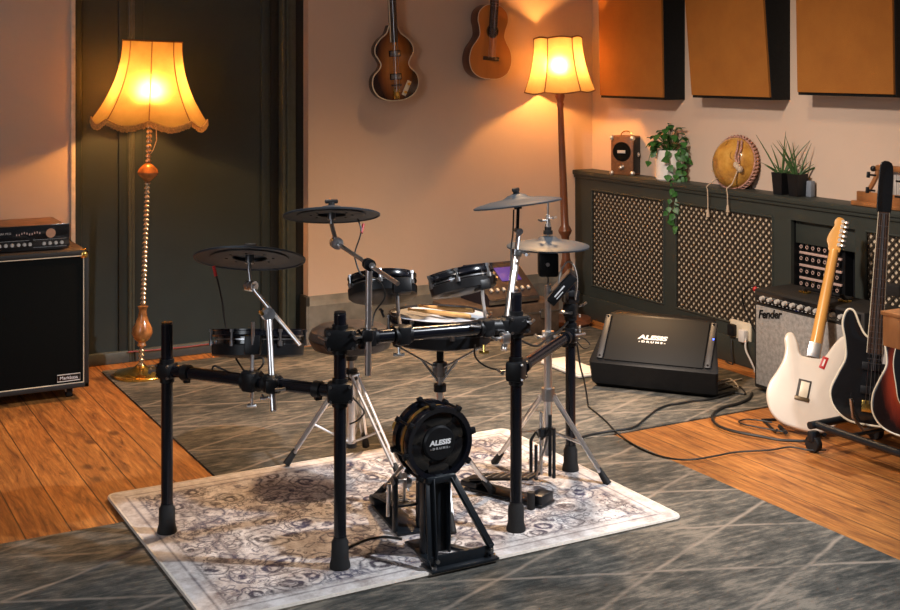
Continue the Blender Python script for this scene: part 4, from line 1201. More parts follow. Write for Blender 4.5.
Rm = Matrix((Vector((1, 0, 0)), sd, sn)).transposed()
mc = cc_+Vector((.02, -.055, mz+.108))
dsp = obj('display', MB().box(mc+Vector((.05, 0, 0))+sd*.05+sn*.002, (.13, .11, .004), Rm, .001), M['purple'], t, True)
for i in range(7): obj('fader', MB().box(mc+Vector((-.12+.04*i, 0, 0))-sd*.075+sn*.008, (.014, .022, .014), Rm, .002), M['knob'], t, True)
for i in range(4):
    for j in range(2): obj('knob', MB().cyl(mc+Vector((-.13+.03*i, 0, 0))+sd*(.02+.04*j), mc+Vector((-.13+.03*i, 0, 0))+sd*(.02+.04*j)+sn*.014, .008, n=10), M['steel'], t, True)
obj('front_strip', MB().box(cc_+Vector((.02, -.168, mz+.018)), (.32, .012, .026), None, .002), M['steel'], t, True)

# ================= floor cables =================
def floor_cable(pts, r, label, m='cable', z=.0085, group='loose cables on the floor'):
    P3 = []
    for p in pts:
        zz = (p[2] if len(p) > 2 else z)
        P3.append(gz(p[0], p[1], zz+r))
    solo('floor_cable', MB().tube(spline(P3, 6, False), r, 6), M[m], label, 'cable', group)
floor_cable([(578, 438), (595, 433.5), (615, 430.5), (634, 427), (646, 418), (657, 409.6), (668, 405), (678, 403.6), (693, 401), (708, 399.5), (722, 396), (737, 391)], .0045, 'black cable winding over the rug from the kit toward the wedge monitor')
floor_cable([(752, 393), (748, 399), (737, 403.7), (724, 407), (715, 412), (712, 418), (716, 424), (725, 428.7), (742, 433), (761, 436.5), (780, 440), (800, 441), (813, 441)], .006, 'thick black cable curving in a wide hook from the amplifier across the floorboards')
floor_cable([(588, 406), (598, 414), (607, 422), (619, 434.6), (638, 447), (657, 455), (675, 459), (693, 459.5), (715, 456), (737, 452), (770, 450), (790, 447), (808, 450), (826, 450)], .0035, 'thin black cable running from the kit over the wood toward the guitar rack')
floor_cable([(785, 432), (768, 429), (752, 426), (743, 424), (739, 421.5), (745, 419.5), (757, 420), (772, 422.5)], .0035, 'thin black cable end with a small loop on the wood left of the cream guitar')
for k, (pts, m_) in enumerate(([[(708, 391), (722, 383), (738, 388), (730, 379), (716, 384), (742, 379)], 'cable_pale'], [[(712, 396), (730, 392), (745, 394), (738, 386), (722, 389), (708, 394)], 'cable'])):
    floor_cable(pts, .004, ('pale' if k == 0 else 'black')+' tangled cable on the rug between the wedge monitor and the guitar amplifier', m_)
a = onx(746, 338, XC-.03)
solo('mains_lead', MB().tube(spline([a, a+Vector((-.02, -.02, -.05)), a+Vector((-.03, -.07, -.10)), a+Vector((-.02, -.10, -.16)), Vector((a.x-.03, a.y-.09, .012))], 6, False), .005, 6), M['cable_pale'], 'pale mains lead dropping from the white socket plug', 'cable')
b_ = onx(733, 345, XC-.02)
solo('mains_lead', MB().tube(spline([b_+Vector((-.01, 0, .03)), b_+Vector((-.02, -.01, -.03)), b_+Vector((-.02, -.02, -.09)), Vector((b_.x-.03, b_.y+.02, .011))], 6, False), .004, 6), M['cable'], 'black mains lead hanging from the black plug behind the wedge monitor', 'cable')

wp = gz(572, 367, .02)
solo('folded_cloth', MB().box((wp.x, wp.y, .0165), (.15, .34, .016), None, .007, 3).box((wp.x, wp.y+.002, .026), (.14, .33, .006), None, .003), mat('white_cloth', (.72, .70, .68), .9, 0, .06, 40), 'folded white cloth lying on the rug left of the wedge monitor, behind the rack post', 'cloth')
# ================= electronic drum kit =================
up = Vector((0, 0, 1))
def pole_at(u, v, z0):                       # a foot on the rug
    p = gz(u, v, z0); return Vector((p.x, p.y, 0))
P1 = pole_at(167, 531, .02); P2 = pole_at(340, 566, .02); P3 = pole_at(516, 529, .02); P4 = pole_at(570.5, 469, .02)
T = {1: .682, 2: .770, 3: .775, 4: .70}
rk = thing('drum_rack', 'black tubular rack with four posts carrying the electronic drum kit on the patterned rug', 'drum rack', (P1+P2+P3+P4)/4+up*RUGZ)
PR = .0185
for i, p in enumerate((P1, P2, P3, P4)):
    z0 = RUGZ if i != 3 else RUGZ
    po = obj('post', MB().lathe([(.001, .02), (PR, .02), (PR, T[i+1]-.004), (PR-.004, T[i+1]), (.001, T[i+1])], p, n=24), M['tube'], rk, True)
    obj('rubber_foot', MB().lathe([(.001, z0), (.031, z0), (.031, z0+.008), (.026, z0+.028), (.0255, z0+.075), (.0195, z0+.085), (.0195, z0+.092)], p, n=24), M['rubber'], rk, True)
    obj('post_cap', MB().cyl(p+up*(T[i+1]-.006), p+up*(T[i+1]+.003), PR-.001, n=20), M['satin'], po, True)
def bar(a, b, r=.019, name='crossbar'):
    o = obj(name, MB().cyl(a, b, r, n=20), M['tube'], rk, True)
    d = (b-a).normalized()
    for s in (.12, .88):
        q = a+(b-a)*s
        obj('memory_clamp', MB().cyl(q-d*.012, q+d*.012, r+.006, n=20).box(q-up*(r+.006)+Vector((0, 0, 0)), (.02, .02, .014), None, .002), M['satin'], o, True)
    return o
def clampT(p, z, d, sz=(.062, .056, .062), bolts=True):
    """post clamp block; d = horizontal direction of the bar"""
    d = Vector(d); d.z = 0; d.normalize(); n = Vector((-d.y, d.x, 0))
    toC = -Vector((p.x, p.y, 0)).normalized()
    if n.dot(toC) < 0: n = -n
    R = Matrix((d, n, up)).transposed()
    c = Vector((p.x, p.y, z))
    o = obj('post_clamp', MB().box(c, sz, R, .010).cyl(c-up*(sz[2]/2+.012), c+up*(sz[2]/2+.012), PR+.005, n=20), M['satin'], rk, True)
    if bolts:
        for a in (-1, 1):
            for b in (-1, 1):
                q = c+d*a*sz[0]*.38+up*b*sz[2]*.36+n*sz[1]*.5
                obj('bolt', MB().cyl(q-n*.002, q+n*.004, .0045, n=8), M['steel'], o, True)
    return o
zl = .532
bar(P1+up*zl, P2+up*.535)
bar(P3+up*.527, P4+up*.515)
bar(P2+up*.690, P3+up*.672, .020)
d12 = P2-P1; d34 = P4-P3; d23 = P3-P2
clampT(P1, zl, d12, (.058, .052, .050)); clampT(P2, .535, D(1, .1, 0), (.075, .06, .060)); clampT(P3, .527, d34, (.062, .056, .066)); clampT(P4, .515, d34, (.058, .052, .058))
clampT(P2, .692, D(1, .2, 0), (.092, .06, .062)); clampT(P3, .676, d23, (.082, .058, .060))
cw_ = clampT(P4, .605, d34, (.05, .05, .05), False)
# T-handles (wing screws)
def wing(p, d, r=.022, m='steel', parent=None, name='wing_screw'):
    d = Vector(d).normalized(); s = d.cross(up)
    if s.length < .1: s = d.cross(Vector((1, 0, 0)))
    s.normalize()
    return obj(name, MB().cyl(p, p+d*.022, .004, n=8).tube([p+d*.022-s*r, p+d*.024, p+d*.022+s*r], [.0055, .004, .0055], 8), M[m], parent or rk, True)
for p, z, dd in ((P1, .532, D(-1, -.2, 0)), (P2, .692, D(-1, -.6, .2)), (P3, .676, D(1, -.3, .2)), (P3, .527, D(-1, -.3, 0)), (P4, .515, D(.6, -1, .2)), (P4, .605, D(1, -.4, .5)), (P4, .60, D(-.4, -1, .1))):
    wing(Vector((p.x, p.y, z))+Vector(dd)*.03, dd)
for z_ in (.585, .545, .53): 
    obj('bolt', MB().cyl(P4+up*z_+D(.03, -.01, 0), P4+up*z_+D(.036, -.01, 0), .006, n=10), M['chrome'], rk, True)
# multi-clamps on the bars
def barclamp(q, d, s=.052, parent=None):
    d = Vector(d).normalized(); n = d.cross(up).normalized(); b = n.cross(d)
    R = Matrix((d, n, b)).transposed()
    o = obj('bar_clamp', MB().box(q, (s*.75, s, s), R, .008).cyl(q-d*s*.5, q+d*s*.5, s*.50, n=18), M['satin'], parent or rk, True)
    return o
def onbar(A, B, za, zb_, u):
    """point of a bar under pixel column u"""
    a = Vector((A.x, A.y, za)); b = Vector((B.x, B.y, zb_)); k = (u-450)/F
    def cx(p): return p.x*CY-p.y*SY, p.x*SY+p.y*CY
    (xa, ya_), (xb, yb_) = cx(a), cx(b)
    s = (k*ya_-xa)/((xb-xa)-k*(yb_-ya_)); return a+(b-a)*s
def camY(p): return p.x*SY+p.y*CY

# ---------- cymbal pads ----------
def cymbal(name, label, c, n, R, bell=.028, depth=.032, ring=False, hole=.045, root=None):
    """root thing at pad centre; n = normal of the pad"""
    Rm_ = frame(Vector(n))
    t = root or thing(name, label, 'cymbal pad', c)
    prof = [(.008, bell), (R*.10, bell), (R*.20, bell*.82), (R*.27, bell*.45), (R*.34, bell*.25), (R*.6, bell*.05), (R*.85, -bell*.28), (R*.97, -bell*.50), (R, -bell*.62), (R*.995, -bell*.85), (R*.965, -bell*.88), (R*.955, -bell*.70), (R*.62, -bell*.42), (hole+.012, -bell*.40), (hole+.008, -bell*.2), (.02, bell*.1), (.008, bell*.2)]
    p = obj('pad', MB().lathe(prof, c, n, 64, closed=True), M['cymbal'], t, True)
    obj('underside_plate', MB().lathe([(hole, -bell*.42), (hole, -bell*.62), (R*.70, -bell*.72), (R*.70, -bell*.45)], c, n, 48, closed=True), M['under'], p, True)
    sc_ = MB()
    for k in range(8):
        a = 2*PI*k/8; q = Vector(c)+Rm_ @ Vector((R*.42*math.cos(a), R*.42*math.sin(a), -bell*.60)); sc_.cyl(q, q-Vector(n)*.003, .0045, n=8)
    obj('screws', sc_, M['satin'], p, True)
    return t, Vector(n).normalized()
def wingnut(c, n, bell, t):
    w = obj('wing_nut', MB().cyl(c+n*(bell-.004), c+n*(bell+.010), .010, n=14).box(c+n*(bell+.014), (.042, .010, .013), frame(n), .004), M['satin'], t, True)
    return w
def ratchet(p, ax, r, t, m='chrome'):
    ax = Vector(ax).normalized()
    o = obj('tilter', MB().cyl(p-ax*.016, p-ax*.002, r, n=22).cyl(p+ax*.002, p+ax*.016, r, n=22).cyl(p-ax*.022, p+ax*.022, r*.45, n=14), M[m], t, True)
    return o
# ride, far left
c = px(250, 254, 3.93); n = Vector(D(0.0, .36, .94))
t, n = cymbal('cymbal_pad', 'largest black cymbal pad, lowest and farthest left of the kit', c, n, .178, .022, hole=.055)
wingnut(c, n, .014, t)
hx_ = onbar(P1, P2, zl, .535, 272); q0 = px(273.5, 412, camY(hx_)-.035)
j1 = px(251, 286, 3.90); j2 = px(268, 314, 3.83); tb = px(273.5, 411, camY(hx_)-.035)
obj('stem', MB().cyl(c+n*.026, c-n*.05, .006, n=12).cyl(c-n*.05, j1, .0055, n=12).cyl(c-n*.030, c+n*.0, .014, n=16), M['steel'], t, True)
ratchet(j1, D(.8, -.6, 0), .017, t)
obj('boom_rod', MB().cyl(j1, px(300, 345, 3.80), .0062, n=14), M['chrome'], t, True)
ratchet(j2, D(.35, -.9, .1), .020, t)
obj('boom_collar', MB().cyl(j2+up*.0, px(269, 330, 3.83), .0135, n=16), M['chrome'], t, True)
obj('boom_tube', MB().cyl(px(268.6, 320, 3.82), tb, .0098, n=18), M['chrome'], t, True)
wing(j2, D(-.9, -.4, .2), .016, 'brass', t)
barclamp(hx_, d12)
qc = px(272, 386, camY(hx_)-.03); obj('tube_clamp', MB().box(qc, (.040, .040, .042), Matrix.Rotation(-.4, 3, 'Z'), .008), M['satin'], rk, True)
wing(qc+D(.02, -.02, 0), D(.5, -1, 0), .016)
tail = MB().tube(spline([px(214, 268, 3.93), px(217, 278, 3.93), px(222, 300, 3.95), px(225, 322, 3.97), px(232, 350, 3.97), px(245, 372, 3.9), px(258, 382, 3.85)], 6, False), .0028, 6)
solo('pad_cable', tail, M['cable'], 'thin black cable hanging from the left rim of the largest left cymbal pad', 'cable')
obj('red_plug', MB().cyl(px(213.5, 266, 3.93), px(216, 276, 3.93), .0052, n=10), M['red'], t, True)
# crash left
c = px(331.5, 211.5, 3.86); n = Vector(D(-.03, .27, .96))
t, n = cymbal('cymbal_pad', 'black cymbal pad on an angled chrome boom, just left of and above the toms', c, n, .153, .018)
wingnut(c, n, .018, t)
h2 = onbar(P2, P3, .690, .672, 368); Yt = camY(h2)-.040
j1 = px(336.5, 243, 3.86); j2 = px(369, 264.5, Yt); e = px(400, 279, 3.68)
e = j2+(j2-j1)*.80
obj('stem', MB().cyl(c+n*.022, c-n*.04, .0062, n=12).cyl(c-n*.04, j1, .0068, n=12).cyl(c-n*.026, c, .013, n=16), M['steel'], t, True)
ratchet(j1, D(.3, -.9, 0), .019, t)
obj('boom_rod', MB().cyl(j1, e, .0065, n=14), M['chrome'], t, True)
ratchet(j2, D(.3, -.9, 0), .0175, t, 'satin')
obj('tilter_bolt', MB().cyl(j2+D(.01, -.02, 0), j2+D(.012, -.03, 0), .009, n=12), M['chrome'], t, True)
obj('boom_tube', MB().cyl(j2-up*.01, px(368, 375, Yt), .0098, n=18), M['chrome'], t, True)
barclamp(h2, d23); obj('tube_clamp', MB().box(px(368, 335, Yt), (.034, .036, .036), Matrix.Rotation(YAW*-1, 3, 'Z'), .007), M['satin'], rk, True)
wing(px(362, 337, Yt-.02), D(-1, -.3, 0), .016)
pc = MB().tube(spline([c+D(.085, -.04, -.018), px(361, 232, 3.80), px(355, 252, 3.78), px(356, 262, 3.76), px(362, 275, 3.74), px(378, 280, 3.74), px(385, 296, 3.76), px(375, 312, 3.78), px(372, 326, 3.76)], 6, False), .0026, 6)
solo('pad_cable', pc, M['cable'], 'thin cable curling from the middle-left cymbal pad down past the left tom', 'cable')
obj('red_plug', MB().cyl(px(363.5, 224, 3.82), px(361.5, 233, 3.80), .0045, n=10), M['red'], t, True)
# crash right
c = px(517, 200, 4.08); n = Vector(D(-.125, .075, .985))
t, n = cymbal('cymbal_pad', 'tilted black cymbal pad, topmost right of the kit, just above the hi-hat', c, n, .148, .020)
wingnut(c, n, .020, t)
h3 = onbar(P2, P3, .690, .672, 504); Yt = camY(h3)-.045
j0 = px(517.5, 228, 4.07); jt = px(518, 245, 4.05); jm = px(516.5, 253, 4.04); bt = px(504, 350, Yt)
obj('stem', MB().cyl(c+n*.022, c-n*.030, .013, n=16).cyl(c-n*.030, j0, .0055, n=12), M['satin'], t, True)
ratchet(px(518.5, 231, 4.07), D(.2, -.9, 0), .0115, t)
obj('upper_tube', MB().cyl(px(518.5, 234, 4.07), jm, .0085, n=14), M['chrome'], t, True)
obj('tilter_collar', MB().cyl(px(517, 250, 4.045), px(515.8, 256, 4.04), .018, n=18), M['steel'], t, True)
wing(px(521, 252, 4.02), D(1, -.3, -.3), .014, 'steel', t)
obj('boom_collar', MB().cyl(px(516, 256, 4.04), px(513, 280, 4.0), .0135, n=16), M['chrome'], t, True)
obj('boom_tube', MB().cyl(px(514, 272, 4.0), bt, .0098, n=16), M['chrome'], t, True)
barclamp(h3, d23, .050); obj('tube_clamp', MB().box(px(505, 338, Yt), (.030, .030, .034), None, .006), M['chrome'], rk, True)
wing(px(501, 338, Yt-.02), D(-1, -.4, 0), .014, 'chrome')
tl = MB().tube(spline([c+D(-.012, -.02, -.03), px(513, 232, 4.04), px(511, 250, 4.02), px(511, 275, 3.99), px(507, 300, 3.95), px(505, 322, 3.93), px(510, 330, 3.93)], 6, False), .0026, 6)
solo('pad_cable', tl, M['cable'], 'black cable taped down the slanted chrome tube under the topmost right cymbal pad', 'cable')

# ---------- hi-hat on its own stand ----------
hb = gz(548, 478, RUGZ); hb.z = 0
Yh = camY(hb)
hz_ = lambda v: H-(v-HZ)/F*Yh
t = thing('hi_hat_stand', 'chrome hi-hat stand with black pedal board at the right of the kit', 'hi-hat stand', Vector((hb.x, hb.y, RUGZ)))
obj('upper_tube', MB().cyl(hb+up*hz_(392), hb+up*hz_(285), .0115, n=18), M['chrome'], t, True)
obj('lower_tube', MB().cyl(hb+up*.10, hb+up*hz_(345), .0145, n=18), M['chrome'], t, True)
obj('memory_lock', MB().cyl(hb+up*hz_(340), hb+up*hz_(331), .022, n=18), M['chrome'], t, True)
wing(hb+up*hz_(336)+D(-.02, -.01, 0), D(-1, -.2, .1), .02, 'chrome', t)
wing(hb+up*hz_(336)+D(.02, -.01, 0), D(1, -.2, .1), .016, 'chrome', t)
obj('pull_rod', MB().cyl(hb+up*hz_(300), hb+up*hz_(199), .0032, n=10), M['steel'], t, True)
obj('leg_collar', MB().cyl(hb+up*hz_(400), hb+up*hz_(388), .024, n=18), M['steel'], t, True)
def leg2(foot, top, t, w=.016, brace=None, foot_len=.055):
    d = (foot-top).normalized(); s = d.cross(up).normalized()
    kn = foot-d*foot_len
    o = obj('leg', MB().tube([top+s*w, kn+s*w*.6], .0062, 8).tube([top-s*w, kn-s*w*.6], .0062, 8).cyl(top-s*w*1.4, top+s*w*1.4, .007, n=10).cyl(kn-s*w, kn+s*w, .006, n=10), M['chrome'], t, True)
    obj('rubber_foot', MB().cyl(kn-d*.008, foot, .010, .0145, n=12), M['rubber'], o, True)
    if brace is not None:
        m_ = top+(foot-top)*.55
        obj('brace', MB().tube([m_+s*.006, brace+s*.004], .0038, 6).tube([m_-s*.006, brace-s*.004], .0038, 6), M['chrome'], o, True)
    return o
lt = hb+up*hz_(396)
leg2(gz(608, 484, .016), lt+D(.02, 0, 0), t, .012, hb+up*.19)
leg2(gz(512, 452, .03)+up*.03+Vector((0, 0, 0)), lt+D(-.02, 0, 0), t, .012, hb+up*.19) if False else None
fl_ = Vector((hb.x, hb.y, 0))+D(-.20, .10, 0)*1.0*.22+up*.016
leg2(Vector((hb.x, hb.y, 0))+Vector(D(-.75, .66, 0))*.25+up*.018, lt+D(-.02, .01, 0), t, .012, hb+up*.19)
# black frame with pull bars
for k, (u, v0, v1) in enumerate(((531, 440, 505), (541, 412, 500), (550, 415, 490), (554, 428, 486), (536, 445, 503))):
    yy = Yh-.02*k
    obj('frame_bar', MB().box2((0, 0, 0), (0, 0, 0)) if False else MB().cyl(px(u, v0, yy), Vector((px(u, v1, yy).x, px(u, v1, yy).y, RUGZ+.02)), .0065, n=10), M['black'] if k != 1 else M['steel'], t, True)
obj('frame_bridge', MB().tube([px(531, 440, Yh), px(536, 432, Yh), px(541, 440, Yh-.02), px(550, 428, Yh-.04), px(554, 430, Yh-.06)], .006, 8).box(px(546, 432, Yh-.02), (.06, .02, .03), None, .005), M['black'], t, True)
ped = Vector(D(-.80, .60, 0)); pside = ped.cross(up)
bp = gz(541, 500, .03)
toe = Vector((bp.x, bp.y, RUGZ))
obj('base_plate', MB().box(toe+ped*.12+up*.006, (.30, .085, .010), Matrix((ped, -pside, up)).transposed(), .004), M['black'], t, True)
Rf2 = Matrix.Rotation(0, 3, 'Z')
pd_ = (ped*.96+up*-.20).normalized(); pn = pside.cross(pd_)*-1
Rp = Matrix((pd_, pside, pd_.cross(pside))).transposed()
fb_ = obj('foot_board', MB().box(toe+ped*.15+up*.062, (.255, .078, .010), Rp, .005), M['satin'], t, True)
rg = MB()
for k in range(7): rg.box(toe+ped*(.05+.032*k)+up*(.088-.0066*k), (.006, .06, .004), Rp, .001)
obj('ridge', rg, M['steel'], fb_, True)
obj('heel_plate', MB().box(toe+ped*.275+up*.020, (.07, .082, .022), Matrix((ped, -pside, up)).transposed(), .006), M['black'], t, True)
obj('toe_block', MB().box(toe+up*.02, (.055, .075, .04), Matrix((ped, -pside, up)).transposed(), .006), M['black'], t, True)
obj('pull_strap', MB().cyl(toe+ped*.02+up*.085, hb+up*.17, .004, n=8), M['steel'], t, True)
obj('rubber_foot', MB().cyl(Vector((gz(531, 508, .02).x, gz(531, 508, .02).y, RUGZ)), px(531, 492, camY(gz(531, 508, .02))), .013, n=12), M['rubber'], t, True)
# hi-hat pad: thing on the stand
c = px(549.5, 242, Yh); c = Vector((hb.x, hb.y, c.z))
t2, n = cymbal('hi_hat_pad', 'grey blue hi-hat cymbal pad with rod and clutch, at the right of the kit', c, up, .149, .022, hole=.03)
obj('clutch', MB().cyl(c+up*.028, c+up*.042, .017, n=18).cyl(c+up*.042, c+up*.055, .0125, n=18), M['satin'], t2, True)
cl = obj('clutch_nut', MB().cyl(c+up*.052, c+up*.068, .0105, n=16).cyl(c+up*.068, c+up*.098, .0075, n=14), M['chrome'], t2, True)
wing(c+up*.078+D(-.006, -.004, 0), D(-1, -.2, .05), .016, 'steel', t2)
wing(c+up*.085+D(.004, -.004, 0), D(.7, -.5, .2), .010, 'chrome', t2)
obj('sensor_stem', MB().cyl(c-up*.028, c-up*.005, .014, n=16), M['satin'], t2, True)
obj('sensor_box', MB().box(c-up*.078, (.072, .072, .088), Matrix.Rotation(-YAW, 3, 'Z'), .010).cyl(c-up*.035, c-up*.028, .013, n=14), M['satin'], t2, True)
obj('jack', MB().cyl(c-up*.075+D(-.004, -.036, 0), c-up*.075+D(-.004, -.044, 0), .007, n=10), M['chrome'], t2, True)

# ---------- tom and snare pads ----------
def pad(name, label, c, n, R, hgt, lugs=6, a0=0.0, cat='drum pad', base=True):
    n = Vector(n).normalized(); Fm = frame(n); c = Vector(c)
    t = thing(name, label, cat, c)
    def L(r, a, z): return c+Fm @ Vector((r*math.cos(a), r*math.sin(a), z))
    # c is the centre of the top rim
    hz = 0
    obj('hoop', MB().lathe([(R*.955, .000), (R, .000), (R, -.004), (R*.985, -.006), (R*.985, -.017), (R*1.0, -.020), (R*.985, -.024), (R*.955, -.022)], c, n, 56, closed=True), M['tube'], t, True)
    obj('mesh_head', MB().lathe([(.001, -.007), (R*.957, -.007), (R*.957, -.010), (.001, -.010)], c, n, 56), M['head'], t, True)
    sh = obj('shell', MB().lathe([(R*.90, -.012), (R*.92, -.012), (R*.92, -hgt*.5), (R*.90, -hgt*.5)], c, n, 56, closed=True), M['gloss_black'], t, True)
    obj('shell_band', MB().lathe([(R*.925, -.030), (R*.935, -.030), (R*.935, -.034), (R*.925, -.034)], c, n, 56, closed=True), M['steel'], sh, True)
    low = obj('lower_housing', MB().lathe([(.001, -hgt*.50), (R*.975, -hgt*.50), (R*1.0, -hgt*.53), (R*.985, -hgt*.88), (R*.94, -hgt*.93), (R*.55, -hgt), (.001, -hgt)], c, n, 56), M['satin'], t, True)
    for k in range(lugs):
        a = a0+2*PI*k/lugs
        lg_ = obj('lug', MB().cyl(L(R*1.01, a, -.004), L(R*1.01, a, -hgt*.55), .0042, n=8).cyl(L(R*1.01, a, -.001), L(R*1.01, a, -.010), .0075, n=8).cyl(L(R*1.0, a, -hgt*.40), L(R*1.0, a, -hgt*.58), .0085, n=10), M['steel'], t, True)
    return t, L, Fm
tm = {}
c = px(382, 277, 4.08)
t, L, Fm = pad('tom_pad', 'black tom pad tilted away, the left one of the pair over the snare', c, D(-.07, .40, .91), .115, .075, 6, .35)
q = px(402, 286, 3.98); kq = px(397.5, 291, 3.98)
obj('mount_bracket', MB().box(q, (.06, .045, .05), frame(D(-.07, .4, .9)), .006), M['satin'], t, True)
h4 = onbar(P2, P3, .690, .672, 402)
obj('mount_rod', MB().tube(spline([kq, px(397.8, 305, 3.93), px(399, 318, 3.87), px(401, 330, camY(h4))], 5, False), .0058, 10), M['chrome'], t, True)
b_ = barclamp(h4, d23, .056)
wing(px(399, 347, camY(h4)-.01), D(0, -.2, -1), .017, 'chrome')
wing(px(384, 317, camY(h4)), D(-.4, -.1, 1), .012, 'satin')
c = px(460, 270.5, 4.10)
t, L, Fm = pad('tom_pad', 'black tom pad leaning left, the right one of the pair over the snare', c, D(-.20, .26, .93), .112, .078, 6, .8)
h5 = onbar(P2, P3, .690, .672, 486)
obj('mount_bracket', MB().box(px(482, 285, 4.02), (.045, .045, .035), frame(D(-.2, .26, .93)), .006), M['satin'], t, True)
obj('mount_rod', MB().tube(spline([px(482, 286, 4.01), px(483, 300, 3.99), px(485, 314, 3.96), px(486, 328, camY(h5))], 5, False), .0058, 10), M['chrome'], t, True)
barclamp(h5, d23, .054); wing(px(478, 325, camY(h5)-.03), D(-.3, -1, 0), .016, 'steel'); wing(px(484, 345, camY(h5)-.01), D(0, -.2, -1), .015, 'brass')
# floor tom
c = px(258.5, 329, 4.02)
t, L, Fm = pad('floor_tom_pad', 'wide black tom pad behind the left arm of the rack, under the largest cymbal pad', c, D(.0, .215, .975), .150, .092, 6, .1)
h6 = onbar(P1, P2, zl, .535, 252)
obj('mount_rod', MB().tube(spline([px(253, 322, camY(h6)+.02), px(252.5, 350, camY(h6)+.02), px(252, 380, camY(h6)), px(252, 398, camY(h6))], 4, False), .0058, 10), M['chrome'], t, True)
obj('mount_bracket', MB().box(px(253, 345, camY(h6)+.035), (.05, .04, .06), frame(D(0, .2, 1)), .006), M['satin'], t, True)
barclamp(h6, d12, .060); wing(px(252, 398, camY(h6)), D(0, -.2, -1), .014, 'chrome')
wing(px(262, 395, camY(h6)-.03), D(.5, -1, -.2), .014, 'chrome')
# snare on its stand
sc0 = px(440, 313, 4.10)
zs_top = sc0.z
t, L, Fm = pad('snare_pad', 'black rimmed snare pad with white head carrying two sticks, at the kit centre', sc0, D(.02, .02, 1), .172, .100, 8, .25)
Ys = 4.10
t = thing('snare_stand', 'chrome snare basket stand under the snare pad behind the bass drum pad', 'snare stand', Vector((sc0.x, sc0.y, RUGZ)))
zf = lambda v: H-(v-HZ)/F*Ys
cc = Vector((sc0.x, sc0.y, 0))
obj('tube', MB().cyl(cc+up*.10, cc+up*zf(386), .0125, n=16).cyl(cc+up*zf(386), cc+up*zf(368), .0100, n=16), M['chrome'], t, True)
obj('height_nut', MB().cyl(cc+up*zf(391), cc+up*zf(384), .021, n=18), M['satin'], t, True)
obj('basket_hub', MB().cyl(cc+up*zf(376), cc+up*zf(362), .018, n=16).box(cc+up*zf(368), (.05, .02, .04), Matrix.Rotation(-YAW, 3, 'Z'), .005), M['steel'], t, True)
for k, (a, f_) in enumerate(((-.135, -.06), (.13, -.07), (.0, .15))):
    top_ = cc+Vector(D(a, f_, 0)).normalized()*.150+up*(zs_top-.098); m_ = cc+Vector(D(a, f_, 0)).normalized()*.02+up*zf(366)
    s_ = Vector(D(a, f_, 0)).cross(up).normalized()
    ar = obj('basket_arm', MB().box((top_+m_)/2, (.024, .006, (top_-m_).length), frame((top_-m_)), .002), M['steel'], t, True)
    obj('grip', MB().box(top_+up*.008, (.03, .03, .018), None, .006), M['rubber'], ar, True)
    lw = cc+up*zf(384)
    obj('strut', MB().cyl(m_+(top_-m_)*.35, lw, .004, n=8), M['steel'], ar, True)
for ang in (-80, 40, 160):
    dv = Vector((math.cos(math.radians(ang-29)), math.sin(math.radians(ang-29)), 0))
    leg2(cc+dv*.235+up*(RUGZ+.014), cc+dv*.018+up*.29, t, .009, cc+up*.15)
# sticks
def stick(a, b, label):
    a, b = Vector(a), Vector(b); d = (b-a).normalized(); L_ = (b-a).length
    mb = MB().lathe([(.001, 0), (.0035, .001), (.0048, .006), (.0042, .012), (.0035, .018), (.0068, .09), (.0075, .12), (.0075, L_-.006), (.006, L_), (.001, L_+.001)], a, d, 14)
    solo('drumstick', mb, M['stick'], label, 'drumstick', 'drumsticks on the snare')
zt_ = zs_top+.0085
stick(gz(408, 309, zt_)+D(0, -.0, 0), gz(470, 316.5, zt_+.010), 'pale wooden drumstick on the snare head, the nearer of the two')
stick(gz(418, 305.8, zt_), gz(474, 310.8, zt_+.010), 'pale wooden drumstick on the snare head, the farther of the two')
# throne
tb_ = px(351, 335, 4.65); cc = Vector((tb_.x, tb_.y, 0)); Yt = 4.65; zf = lambda v: H-(v-HZ)/F*4.65
t = thing('drum_throne', 'round dark brown padded drum stool with chrome tripod legs behind the kit', 'stool', cc+up*.016)
zt = zf(324)
obj('seat', MB().lathe([(.001, zt), (.08, zt-.001), (.125, zt-.008), (.150, zt-.022), (.159, zt-.042), (.157, zt-.062), (.145, zt-.085), (.13, zt-.092), (.001, zt-.094)], cc, n=48), M['leather'], t, True)
obj('seat_seam', MB().lathe([(.1585, zt-.046), (.1605, zt-.049), (.1585, zt-.052)], cc, n=48), M['satin'], t, True)
obj('seat_bracket', MB().cyl(cc+up*(zt-.135), cc+up*(zt-.092), .022, .035, n=18), M['satin'], t, True)
obj('spindle', MB().cyl(cc+up*.26, cc+up*(zt-.10), .0125, n=16), M['steel'], t, True)
obj('tube', MB().cyl(cc+up*.07, cc+up*.32, .017, n=16), M['chrome'], t, True)
obj('collar', MB().cyl(cc+up*.315, cc+up*.355, .024, n=16).cyl(cc+up*.06, cc+up*.075, .022, n=16), M['satin'], t, True)
for f_ in (gz(286, 466, .018), gz(401, 478, .03), gz(366, 447, .02)):
    f_ = Vector((f_.x, f_.y, (.010 if f_ is not None else 0)+.014))
    dv = (f_-cc); dv.z = 0; dv.normalize()
    leg2(f_, cc+dv*.024+up*.335, t, .014, cc+up*.075)
